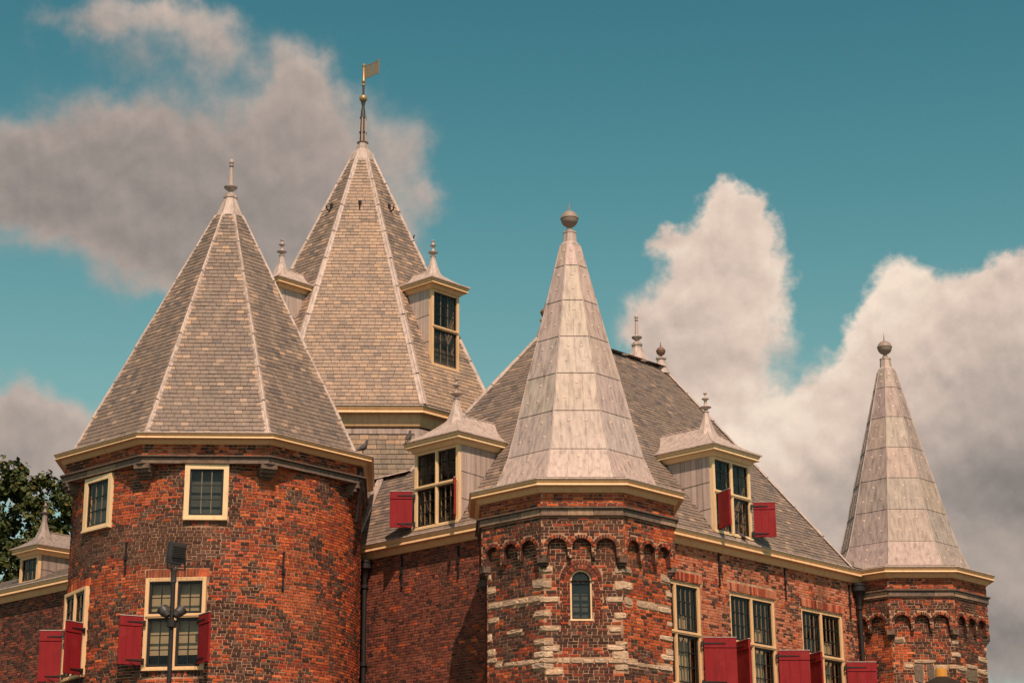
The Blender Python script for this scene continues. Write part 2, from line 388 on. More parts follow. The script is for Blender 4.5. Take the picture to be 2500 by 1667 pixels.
class Pieces:
    """A field of alike pieces; the 300 that show largest become objects of their own, the rest one part."""
    def __init__(s, name, plural, matname, parent, rough=.05, limit=300):
        s.name, s.plural, s.mat, s.parent, s.rough, s.limit = name, plural, matname, parent, rough, limit
        s.items = []; GROUPS.append(s)
    def add(s, ctr, t, n, w, l, h, d, fam, idx=None):
        # ctr on base surface, t: along, n: outward, w: up; sizes l,h and proud depth d
        s.items.append((Vector(ctr), t, n, w, l, h, d, fam, idx if idx is not None else random.randrange(len(PAL[fam]))))
    def finish(s, bvh):
        sc = []
        for k, (c, t, n, w, l, h, d, fam, idx) in enumerate(s.items):
            v = c-CAM_POS; z = v.dot(fwd); px = 1250+F_PX*v.dot(rgt)/z; py = 833.5-F_PX*v.dot(upv)/z
            L_ = v.length; fac = -v.dot(n)/L_
            area = l*h*max(0, fac)/L_**2
            if not (4 < px < 2496 and 4 < py < 1663) or fac <= .02: area = 0
            sc.append((area, k))
        sc.sort(reverse=True)
        chosen = set()
        for area, k in sc:
            if len(chosen) >= s.limit or area <= 0: break
            c, t, n, w, l, h, d, fam, idx = s.items[k]
            tgt = c+n*(d+.012); dv = tgt-CAM_POS; dist = dv.length
            hit = bvh.ray_cast(CAM_POS, dv/dist, dist-.004)
            if hit[0] is None: chosen.add(k)
        mb = MB(); j = lambda: uni(-s.rough, s.rough); ch = .10 if s.rough > .03 else .03
        pw = WPOS[s.parent]
        for k, (c, t, n, w, l, h, d, fam, idx) in enumerate(s.items):
            if k in chosen:
                o = bpy.data.objects.new(s.name, unit_box(fam, idx, random.randrange(2), s.mat, s.rough))
                COL.objects.link(o); o.parent = s.parent
                mx = Matrix((t*l, n*(2*d), w*h)).transposed().to_4x4(); mx.translation = c-pw
                o.matrix_basis = mx
            else:
                col = PAL[fam][idx]; p = []
                for (x, z) in ((-.5, -.5), (.5, -.5), (.5, .5), (-.5, .5)):
                    p.append(c+t*(l*(x*(1-ch*.5)+j()*.5))+n*(d*(1+j()*.6))+w*(h*(z*(1-ch)+j())))
                for (x, z) in ((-.5, -.5), (.5, -.5), (.5, .5), (-.5, .5)): p.append(c+t*(l*x)+w*(h*z))
                mb.hexa(p, col, 0, back=False)
        if mb.f: tag(mb.build(s.plural, s.mat, s.parent, occ=False), kind='stuff')

def allowed_runs(a0, a1, test, n=9):
    ok = [test(a0+(a1-a0)*(i+.5)/n) for i in range(n)]
    if all(ok): return [(a0, a1)]
    runs = []; i = 0
    while i < n:
        if ok[i]:
            k = i
            while k < n and ok[k]: k += 1
            runs.append((a0+(a1-a0)*i/n, a0+(a1-a0)*k/n)); i = k
        else: i += 1
    return runs
def frame_at(mp, a, z, b=0):
    p = mp(a, b, z); t = (mp(a+.01, b, z)-mp(a-.01, b, z)).normalized(); n = (mp(a, b+.01, z)-p).normalized()
    return p, t, n, Vector((0, 0, 1))
def lay_bricks(grp, mp, a0, a1, z0, z1, tone, holes=(), L=.213, H=.0665, J=.0135, proud=.009, bond='cross', wob=.0):
    """holes: functions (a,z)->True where no brick goes"""
    rows = int((z1-z0)/H)
    for r in range(rows):
        zc = z0+H*(r+.5)
        head = (r % 2 == 1)
        step = L*.5 if head else L
        a = a0-rnd()*step
        if bond == 'cross': a = a0-(step*.5 if head else (L*.25 if r % 4 == 0 else L*.75))+uni(-.02, .02)
        while a < a1:
            st = step*uni(.93, 1.07)
            b0_, b1_ = max(a, a0), min(a+st-J, a1)
            a += st
            if b1_-b0_ < .035: continue
            for (r0, r1) in allowed_runs(b0_, b1_, lambda x: not any(h(x, zc+dz) for h in holes for dz in (-H*.4, H*.4))):
                if r1-r0 < .035: continue
                am = (r0+r1)/2
                global PICKN
                q_ = mp(am, 0, zc); PICKN = 1.3*mnoise.noise(q_*1.5)+.9*mnoise.noise(q_*4.+Vector((9, 2, 5)))
                fam = tone(am, zc); PICKN = 0.
                if fam is None: continue
                p, t, n, w = frame_at(mp, am, zc+uni(-.003, .003))
                if wob: w = (w+t*uni(-wob, wob)).normalized(); t = n.cross(w)*-1 if n.cross(w).dot(t) < 0 else n.cross(w)
                grp.add(p, t, n, w, r1-r0, (H-J)*uni(.92, 1.06), proud*uni(.55, 1.5), fam)
def rect_hole(a0, a1, z0, z1): return lambda a, z: a0 < a < a1 and z0 < z < z1
def soldier_row(grp, mp, a0, a1, z0, z1, tone, w=.062, J=.013, proud=.014, splay=.0):
    n = max(1, int(round((a1-a0)/(w+J))))
    for i in range(n):
        am = a0+(a1-a0)*(i+.5)/n
        p, t, nn, ww = frame_at(mp, am, (z0+z1)/2)
        k = splay*((i+.5)/n-.5)*2
        ww2 = (ww+t*k).normalized(); tt = (t-ww*k).normalized()
        grp.add(p, tt, nn, ww2, (a1-a0)/n-J, z1-z0-J*.5, proud*uni(.6, 1.4), tone(am, z0))
def arch_row(grp, mp, ca, cz, r0, r1, tone, n, th0=0, th1=math.pi, J=.012, proud=.014):
    for i in range(n):
        th = th0+(th1-th0)*(i+.5)/n
        rm = (r0+r1)/2
        a = ca+rm*math.cos(th); z = cz+rm*math.sin(th)
        p, t, nn, ww = frame_at(mp, a, z)
        rad = t*math.cos(th)+ww*math.sin(th); tan = t*math.sin(th)-ww*math.cos(th)
        grp.add(p, tan, nn, rad, rm*(th1-th0)/n-J, r1-r0, proud*uni(.6, 1.4), tone(a, z))
def grid_core(mb, mp, a0, a1, z0, z1, holes=(), da=None, depth=.18, c=(1, 1, 1), m=0):
    """sheet with rectangular openings and reveals"""
    As = {a0, a1}; Zs = {z0, z1}
    for (h0, h1, k0, k1) in holes: As |= {h0, h1}; Zs |= {max(k0, z0), min(k1, z1)}
    As = sorted(x for x in As if a0 <= x <= a1); Zs = sorted(x for x in Zs if z0 <= x <= z1)
    if da:
        A2 = []
        for x, y in zip(As, As[1:]):
            k = max(1, int(math.ceil((y-x)/da))); A2 += [x+(y-x)*i/k for i in range(k)]
        As = A2+[As[-1]]
    for x0, x1 in zip(As, As[1:]):
        for y0, y1 in zip(Zs, Zs[1:]):
            xm, ym = (x0+x1)/2, (y0+y1)/2
            if any(h0 < xm < h1 and k0 < ym < k1 for (h0, h1, k0, k1) in holes): continue
            mb.poly([mp(x0, 0, y0), mp(x1, 0, y0), mp(x1, 0, y1), mp(x0, 0, y1)], c, m)
    for (h0, h1, k0, k1) in holes:
        k0 = max(k0, z0); k1 = min(k1, z1)
        for (p, q) in (((h0, k0), (h1, k0)), ((h1, k0), (h1, k1)), ((h1, k1), (h0, k1)), ((h0, k1), (h0, k0))):
            mb.poly([mp(p[0], 0, p[1]), mp(q[0], 0, q[1]), mp(q[0], -depth, q[1]), mp(p[0], -depth, p[1])], c, m)

def slate_face(grp, E0, E1, T0, T1, tone, row=.105, wid=.185, skip=None, proud=.014, J=.007, inset=0.):
    """slates on the plane eave E0-E1 (left to right seen from outside), top T0-T1"""
    E0, E1, T0, T1 = map(Vector, (E0, E1, T0, T1))
    t = (E1-E0).normalized(); n = t.cross((T0+T1-E0-E1)).normalized(); up = n.cross(t).normalized()
    # coordinates in plane
    def co(p): q = p-E0; return q.dot(t), q.dot(up)
    e1 = co(E1); t0 = co(T0); t1 = co(T1); Ht = (t0[1]+t1[1])/2
    rows = int(Ht/row)
    for r in range(rows):
        v = row*(r+.5); f = v/Ht
        x0 = t0[0]*f+inset; x1 = e1[0]+(t1[0]-e1[0])*f-inset
        a = x0-(wid*.5 if r % 2 else 0)-uni(0, .05)
        while a < x1:
            w_ = wid*uni(.88, 1.12); b0_, b1_ = max(a, x0), min(a+w_-J, x1); a += w_
            if b1_-b0_ < .03: continue
            am = (b0_+b1_)/2
            c = E0+t*am+up*v
            if skip and skip(c): continue
            fam = tone(am/max(.1, e1[0]), f, c)
            upt = (up-n*.075).normalized(); nt_ = (n+up*.075).normalized()
            grp.add(c+n*.004, t, nt_, upt, b1_-b0_, row*.925*uni(.97, 1.03), proud*uni(.8, 1.3), fam)
def hip_flash(name, parent, p0, p1, axis_dir, w0, w1, lift=.03, nseg=5):
    """lead-covered hip roll from p0 up to p1; axis_dir: horizontal outward direction of the hip"""
    p0, p1 = Vector(p0), Vector(p1); d = (p1-p0).normalized(); o = Vector(axis_dir); sdv = d.cross(o).normalized(); n = sdv.cross(d).normalized()
    if n.dot(o) < 0: n = -n
    mb = MB()
    for k in range(nseg):
        f0, f1 = k/nseg, (k+1)/nseg
        a, b_ = p0.lerp(p1, f0), p0.lerp(p1, f1-.004)
        wa, wb = w0+(w1-w0)*f0, w0+(w1-w0)*f1
        up_ = .012 if k % 2 else 0
        tintv = PAL['leadp'][random.randrange(6)]
        prof = [(-1., -.45), (-.45, .25), (-.28, .75), (0, 1.), (.28, .75), (.45, .25), (1., -.45)]
        for (x0, y0), (x1, y1) in zip(prof, prof[1:]):
            mb.poly([a+sdv*(x0*wa*1.02)+n*(y0*(lift+up_)), a+sdv*(x1*wa*1.02)+n*(y1*(lift+up_)), b_+sdv*(x1*wb)+n*(y1*lift), b_+sdv*(x0*wb)+n*(y0*lift)], tintv)
        mb.poly([a+sdv*(x*wa*1.02)+n*(y*(lift+up_)) for x, y in prof], tintv)
    return mb.build(name, 'lead', parent, smooth=60)

# ------------------------------------------------------------------ building parts
def cornice(name, parent, path, top, scale=1., closed=False, mat='cream_paint', cove=1., kz=None):
    """timber gutter cornice; path is the wall face line"""
    k = scale
    z = lambda v: top+v*(kz or k)
    prof = [(.0, z(.03)), (.30*k, z(.03)), (.305*k, z(.0)), (.285*k, z(-.012)), (.28*k, z(-.03)), (.255*k, z(-.085)), (.232*k, z(-.105)), (.23*k, z(-.112)), (.255*k, z(-.118)), (.272*k, z(-.172)), (.265*k, z(-.182)), (.14*k, z(-.186)), (.135*k, z(-.20)), (.095*k, z(-.20-.07*cove)), (.06*k, z(-.20-.12*cove)), (.045*k, z(-.20-.13*cove)), (.0, z(-.20-.13*cove))]
    mats = [0, 0, 0] + [1]*(len(prof)-4)
    mb = MB(); mb.sweep(path, prof, closed, mats=mats)
    return mb.build(name, ['lead', mat], parent)
def stone_belt(parent, path, z0, z1, out=.06, name='string_course', blocks=.75):
    """string course cut into blocks with a projecting drip on top"""
    mb = MB(); mb.sweep(path, [(0, z0), (out*.55, z0), (out*.55, z1-.05), (out*1.25, z1-.045), (out*1.25, z1-.012), (out*.7, z1), (0, z1)], False, (.15, .11, .085))
    core = mb.build(name, 'stone', parent)
    g = Pieces('stone_block', 'stone_blocks', 'stone', core, .02)
    for p, q in zip(path, path[1:]):
        l = math.hypot(q[0]-p[0], q[1]-p[1]); ang = math.atan2(q[1]-p[1], q[0]-p[0])
        mp = planar(p, ang); k = max(1, round(l/blocks)); e = [0]+[l*(i+uni(-.12, .12))/k for i in range(1, k)]+[l]
        for x0, x1 in zip(e, e[1:]):
            pt, t, n, w = frame_at(mp, (x0+x1)/2, (z0+z1-.055)/2, out*.55)
            g.add(pt, t, n, w, x1-x0-.008, z1-z0-.065, .012*uni(.7, 1.4), 'belt')
    return core
def make_window(parent, mp, a0, a1, z0, z1, cols=1, transom=None, top=(3, 3), low=(3, 3), fw=.075, bf=.02, sash=.05, flat=False, blind=None, fmat='cream_paint', room=.5, label=None, roommat='dark_room'):
    """cream frame, black sashes, glazing bars, single panes, dark room behind"""
    f = MB(); d0 = bf-.16
    f.box(mp, a0, a0+fw, d0, bf, z0, z1); f.box(mp, a1-fw, a1, d0, bf, z0, z1)
    f.box(mp, a0+fw, a1-fw, d0, bf-.002, z1-fw, z1); f.box(mp, a0+fw, a1-fw, d0, bf-.002, z0, z0+fw)
    f.box(mp, a0-.0, a1+.0, bf, bf+.03, z0+.002, z0+.045)
    xs = [(a0+fw, a1-fw)]
    if cols == 2:
        am = (a0+a1)/2; f.box(mp, am-fw*.5, am+fw*.5, d0, bf-.004, z0+fw, z1-fw)
        f.box(mp, am-fw*.22, am+fw*.22, bf-.004, bf+.012, z0+fw, z1-fw)
        xs = [(a0+fw, am-fw*.5), (am+fw*.5, a1-fw)]
    zs = [(z0+fw, z1-fw, top)]
    if transom:
        f.box(mp, a0+fw, a1-fw, d0, bf-.006, transom-fw*.55, transom+fw*.55)
        f.box(mp, a0+fw*.4, a1-fw*.4, bf+.0, bf+.03, transom-fw*.15, transom+fw*.28)
        f.box(mp, a0+fw*.6, a1-fw*.6, bf+.0, bf+.015, transom-fw*.5, transom-fw*.2)
        zs = [(z0+fw, transom-fw*.55, low), (transom+fw*.55, z1-fw, top)]
    frame = f.build('window_frame' if flat else 'window', fmat, parent)
    if label and not flat: frame['label'] = label
    host = parent if flat else frame
    sh = MB(); bars = MB(); vb = MB()
    for (x0, x1) in xs:
        for (y0, y1, (nc, nr)) in zs:
            bs = bf-.045
            sh.box(mp, x0, x0+sash, bs-.04, bs, y0, y1); sh.box(mp, x1-sash, x1, bs-.04, bs, y0, y1)
            sh.box(mp, x0+sash, x1-sash, bs-.04, bs-.002, y0, y0+sash); sh.box(mp, x0+sash, x1-sash, bs-.04, bs-.002, y1-sash, y1)
            u0, u1, v0, v1 = x0+sash, x1-sash, y0+sash, y1-sash; bw = .010
            for i in range(1, nc):
                xx = u0+(u1-u0)*i/nc; vb = MB(); vb.box(mp, xx-bw, xx+bw, bs-.035, bs-.006, v0, v1); vb.build('glazing_bar', 'sunlit_bar' if nc > 2 else 'black_paint', host)
            for j in range(1, nr):
                yy = v0+(v1-v0)*j/nr; bars = MB(); bars.box(mp, u0, u1, bs-.034, bs-.003, yy-bw, yy+bw); bars.build('glazing_bar', 'black_paint', host)
            for i in range(nc):
                for j in range(nr):
                    pm = MB(); e = .004; k = uni(-.004, .004); k2 = uni(-.004, .004)
                    p0 = (u0+(u1-u0)*i/nc+e, u0+(u1-u0)*(i+1)/nc-e); q0 = (v0+(v1-v0)*j/nr+e, v0+(v1-v0)*(j+1)/nr-e)
                    bb = bs-.022
                    pm.hexa([mp(p0[0], bb+k, q0[0]), mp(p0[1], bb-k+k2, q0[0]), mp(p0[1], bb-k, q0[1]), mp(p0[0], bb+k2, q0[1]), mp(p0[0], bb+k-.005, q0[0]), mp(p0[1], bb-k+k2-.005, q0[0]), mp(p0[1], bb-k-.005, q0[1]), mp(p0[0], bb+k2-.005, q0[1])])
                    pm.build('pane', 'glass', host, occ=False)
    sh.build('sash', 'black_paint', host)
    rm = MB(); b0, b1 = bf-.17-room, bf-.13
    c8 = [mp(a0+.02, b0, z0+.02), mp(a1-.02, b0, z0+.02), mp(a1-.02, b0, z1-.02), mp(a0+.02, b0, z1-.02)]
    c9 = [mp(a0+.02, b1, z0+.02), mp(a1-.02, b1, z0+.02), mp(a1-.02, b1, z1-.02), mp(a0+.02, b1, z1-.02)]
    rm.poly(c8)
    for i in range(4): rm.poly([c8[i], c8[(i+1) % 4], c9[(i+1) % 4], c9[i]])
    rm.build('room', roommat, host)
    if blind:
        for kind, x0, x1, y0, y1, bb in blind:
            bl = MB()
            if kind == 'curtain':
                n = 10
                for i in range(n):
                    q0, q1 = x0+(x1-x0)*i/n, x0+(x1-x0)*(i+1)/n
                    w0, w1 = .02*math.sin(i*1.9), .02*math.sin((i+1)*1.9)
                    bl.poly([mp(q0, bb+w0, y0), mp(q1, bb+w1, y0), mp(q1*.7+x1*.3, bb+w1, y1), mp(q0*.7+x1*.3, bb+w0, y1)])
            else: bl.box(mp, x0, x1, bb-.01, bb, y0, y1)
            bl.build(kind, 'blind', host)
    return frame
def shutter(parent, hinge, dirv, w, z0, z1, flat=False, thick=.035, flip=False):
    """plank shutter swung about its hinge; dirv: direction of the leaf in plan, front side faces right of it"""
    mp0 = planar(hinge, math.atan2(dirv[1], dirv[0])); mp = (lambda a, b, z: mp0(a, -b, z)) if flip else mp0; mb = MB()
    def pl(zz0, zz1, n, b1):
        for i in range(n):
            mb.box(mp, .02+(w-.02)*i/n+.002, .02+(w-.02)*(i+1)/n-.002, 0, b1, zz0, zz1)
    h = z1-z0
    pl(z1-h*.2, z1, 1, thick+.012); pl(z0+h*.17, z1-h*.2-.018, 3, thick); pl(z0, z0+h*.17, 1, thick+.008)
    mb.box(mp, .025, w-.005, -.012, .018, z0+.01, z1-.01)
    o = mb.build('shutter', 'red_paint', parent)
    host = parent if flat else o
    c = MB(); c.box(mp, .015, w+.01, -.015, thick+.02, z1+.002, z1+.02); c.build('shutter_cap' if flat else 'cap', 'lead', host)
    for zz in (z1-h*.115, z0+h*.1):
        hb = MB(); b1 = thick+.012
        hb.hexa([mp(-.03, b1+.012, zz-.022), mp(w*.68, b1+.012, zz-.008), mp(w*.68, b1+.012, zz+.008), mp(-.03, b1+.012, zz+.022), mp(-.03, b1+.001, zz-.022), mp(w*.68, b1+.001, zz-.008), mp(w*.68, b1+.001, zz+.008), mp(-.03, b1+.001, zz+.022)])
        hb.box(mp, -.05, -.012, -.01, b1+.016, zz-.075, zz+.04)
        hb.build('hinge', 'iron', host)
    st = MB(); st.tube(mp(w*.55, thick+.03, z0+.07), mp(w*.02, thick+.05, z0+.012), .006, n=5); st.tube(mp(w*.02, thick+.05, z0+.012), mp(-.18, .02, z0+.0), .006, n=5)
    st.build('stay', 'iron', host)
    return o
def urn_finial(name, parent, x, y, z, k=1., mat='lead'):
    prof = [(.10, 0), (.06, .04), (.055, .07), (.085, .10), (.165, .135), (.17, .15), (.085, .175), (.055, .20), (.045, .24), (.042, .34), (.06, .365), (.105, .39), (.11, .405), (.06, .43), (.035, .46), (.03, .53), (.045, .545), (.062, .56), (.055, .58), (.02, .59)]
    mb = MB(); mb.lathe((x, y), [(r*k, z+h*k) for r, h in prof], 18); return mb.build(name, mat, parent, smooth=40)
def ball_finial(name, parent, x, y, z, r, mat, neck=.16, spike=.22):
    mb = MB(); zc = z+neck+r*.95
    pr = [(r*.42, z-.02), (r*.40, z+neck*.35), (r*.28, z+neck*.5), (r*.26, z+neck)]
    for j in range(1, 10):
        q = math.pi*j/10; pr.append((r*math.sin(q), zc-r*math.cos(q)))
        if j == 5: pr += [(r*1.05, zc+.004), (r*1.05, zc+.02)]
    pr += [(.022, zc+r*.99), (.014, zc+r+spike*.5), (.004, zc+r+spike)]
    mb.lathe((x, y), pr, 20); return mb.build(name, mat, parent, smooth=40)
def spire_finial(name, parent, x, y, z, k=1., mat='lead'):
    prof = [(.13, -.02), (.125, .06), (.06, .09), (.05, .12), (.10, .16), (.17, .22), (.175, .25), (.11, .285), (.06, .31), (.055, .5), (.038, .78), (.036, .80), (.055, .815), (.065, .835), (.04, .855), (.035, .875), (.055, .90), (.063, .94), (.055, .985), (.02, 1.02)]
    mb = MB(); mb.lathe((x, y), [(r*k, z+h*k) for r, h in prof], 18); return mb.build(name, mat, parent, smooth=40)
def dormer(parent, O, ang, w, z0, z1, back, roofh, coneh, fink, cols, transom, top, low, eave=.25, label=None, fmat='cream_paint', zlow=.3, blind=None, rows=3, cornk=.72, lk=1.):
    mp = planar(O, ang); hw = w/2
    body = MB()
    for sg in (-1, 1):
        body.box(mp, min(sg*hw, sg*(hw-.05)), max(sg*hw, sg*(hw-.05)), -back, -.10, z0-zlow, z1+.1)
    body.box(mp, -hw+.05, hw-.05, -back, -.7, z0-zlow, z1+.1)
    body.box(mp, -hw, hw, -.7, -.10, z1+.02, z1+.1)
    d = body.build('dormer', 'lead', parent)
    if label: d['label'] = label
    # lead sheets on both cheeks
    for sg in (-1, 1):
        for r in range(rows):
            za, zb = z0-.05+(z1-z0+.05)*r/rows, z0-.05+(z1-z0+.05)*(r+1)/rows
            e = [.10]; off = .12*(r % 2)
            x = .10+.33+off
            while x < back-.2: e.append(x); x += uni(.36, .46)
            e.append(back)
            for x0, x1 in zip(e, e[1:]):
                pm = MB(); k = PAL['leadp'][random.randrange(6)]; s0 = -.05*(x0-.1); s1 = -.05*(x1-.1)
                o1 = hw+.010+.004*r; lo = hw+.018+.004*r
                q = lambda b, o, z: mp(sg*o, -b, z)
                pm.hexa([q(x0+.004, lo, za+s0), q(x1-.004, lo, za+s1), q(x1-.006, o1, zb+s1), q(x0+.004, o1, zb+s0), q(x0, hw+.001, za+s0-.002), q(x1, hw+.001, za+s1-.002), q(x1, hw+.001, zb+s1+.01), q(x0, hw+.001, zb+s0+.01)], k)
                pm.build('lead_sheet', 'lead', d)
    if cols: make_window(d, mp, -hw-.01, hw+.01, z0, z1, cols, transom, top, low, fw=.085, bf=.0, sash=.04, flat=True, fmat=fmat, room=.35, blind=blind)
    f2 = lambda a, b: tuple(mp(a, b, 0))[:2]
    path = [f2(-hw, -back), f2(-hw, 0), f2(hw, 0), f2(hw, -back)]
    cornice('cornice', d, path, z1+.30*cornk, cornk, mat=fmat)
    ov = .305*cornk+.02; zr = z1+.30*cornk+.034*cornk
    mb = MB(); N = 9; prev = None
    sb = hw*.95
    for i in range(N+1):
        s_ = i/N; h_ = (hw+ov)*(1-s_); bq = ov-s_*(ov+sb); z = zr+roofh*(.55*s_+.45*s_**2.2)
        cur = [mp(-h_, -back, z), mp(-h_, bq, z), mp(h_, bq, z), mp(h_, -back, z)]
        if prev:
            for k in range(3): mb.poly([prev[k], prev[k+1], cur[k+1], cur[k]], (1, 1, 1))
        else:
            for k in range(3):
                a_, b_ = cur[k], cur[k+1]; dn = Vector((0, 0, -.025)); mb.poly([a_+dn, b_+dn, b_, a_])
            mb.poly([c+Vector((0, 0, -.02)) for c in cur])
        prev = cur
    rf = mb.build('roof', 'lead', d, smooth=28)
    # seams: ridge roll and a curved lap on each slope
    sm = MB()
    sm.tube(mp(0, -back, zr+roofh+.005), mp(0, -sb, zr+roofh+.005), .022, n=8)
    pts = [[], []]
    for i in range(N+1):
        s_ = i/N; z = zr+roofh*(.55*s_+.45*s_**2.2)+.006
        for j, sg in enumerate((-1, 1)): pts[j].append(mp(sg*(hw+ov)*(1-s_), -back*.5-.25*(1-s_), z))
    hp = [[], []]
    for i in range(N+1):
        s_ = i/N; z = zr+roofh*(.55*s_+.45*s_**2.2)+.004
        for j, sg in enumerate((-1, 1)): hp[j].append(mp(sg*(hw+ov)*(1-s_), ov-s_*(ov+sb), z))
    for L_ in pts+hp:
        for p, q in zip(L_, L_[1:]): sm.tube(p, q, .012, n=6)
    sm.build('roof_seam', 'lead', d)
    cx = mp(0, -sb, 0); cn = MB(); za = zr+roofh
    q_ = coneh/.40*fink
    prof = [(.50*q_, za-.52*q_), (.37*q_, za-.33*q_), (.27*q_, za-.13*q_), (.19*q_, za+.07*q_), (.13*q_, za+.26*q_), (.088*q_, za+.42*q_), (.075, za+coneh*1.2)]
    cn.lathe(cx, prof, 8, rot=ang+R(22.5)); cn.build('lead_cap', 'lead', d, smooth=30)
    urn_finial('finial', d, cx.x, cx.y, za+coneh*1.2-.02, fink*.92)
    if lk != 1.:
        for o in [d]+list(d.children):
            if o.type == 'MESH' and o.data.materials[0] == MATS['lead']:
                at_ = o.data.attributes['tint']; n_ = len(at_.data); v_ = [0.]*(4*n_); at_.data.foreach_get('color', v_); at_.data.foreach_set('color', [x*lk for x in v_])
    return d
def octo(c, a, e=None, rot=0.):
    e = a*math.tan(R(22.5)) if e is None else e
    p = [(-a, -e), (-e, -a), (e, -a), (a, -e), (a, e), (e, a), (-e, a), (-a, e)]
    cs, sn = math.cos(rot), math.sin(rot)
    return [(c[0]+x*cs-y*sn, c[1]+x*sn+y*cs) for x, y in p]
FACE_ANG = [R(-45), 0, R(45), R(90), R(135), R(180), R(-135), R(-90)]
PICKN = 0.
def pick(*w):
    k = {'dark': -1, 'brown': -.6, 'winered': -.2, 'wallred': .0, 'red': .5, 'orange': 1., 'salmon': .8}
    return random.choices([x for x, _ in w], [y*math.exp(2.2*PICKN*k.get(x, 0)) for x, y in w])[0]
def nz(x, y, z=0., s=1.): return mnoise.noise(Vector((x*s, y*s, z)))

# ------------------------------------------------------------------ ground
g = MB(); g.poly([(-900, -600, 0), (900, -600, 0), (900, 1500, 0), (-900, 1500, 0)])
tag(g.build('ground', 'paving', occ=False), kind='structure')

ZC = 10.92                      # cornice level of walls and turrets
MC = (3.09, 42.0); RC = (12.79, 52.1); LC = (-5.32, 46.44); CC = (-2.28, 54.4)
def at(c, ang, d, x=0.):        # plan point: d out along normal, x along tangent
    return (c[0]+math.sin(ang)*d+math.cos(ang)*x, c[1]-math.cos(ang)*d+math.sin(ang)*x)
def anchor(parent, mp, a, z0, z1):
    mb = MB(); mb.box(mp, a-.018, a+.018, .008, .045, z0, z1); zm = (z0+z1)/2
    mb.box(mp, a-.032, a+.032, .01, .07, zm-.05, zm+.05); mb.box(mp, a-.026, a+.026, .01, .05, z1-.03, z1+.01); mb.box(mp, a-.026, a+.026, .01, .05, z0-.01, z0+.03)
    mb.build('wall_anchor', 'iron', parent)
def downpipe(parent, mp, a, ztop, zbot, label):
    mb = MB(); p = lambda z, b=.13: mp(a, b, z)
    c = p(ztop)
    mb.lathe(c, [(.05, ztop-.62), (.06, ztop-.60), (.065, ztop-.45), (.16, ztop-.22), (.19, ztop-.2), (.19, ztop-.07), (.205, ztop-.06), (.205, ztop-.03), (.17, ztop-.02), (.17, ztop+.0)], 12)
    o = mb.build('downpipe', 'iron', parent, smooth=40); o['label'] = label
    q = MB(); q.tube(p(ztop-.6), p(zbot), .058, n=12); q.build('pipe', 'iron', o, smooth=40)
    z = ztop-.62
    while z > zbot+1:
        r = MB(); r.lathe(c, [(.06, z-.07), (.085, z-.06), (.085, z+.02), (.06, z+.03)], 12); r.box(mp, a-.015, a+.015, 0, .1, z-.05, z)
        r.build('bracket', 'iron', o, smooth=40); z -= 1.9

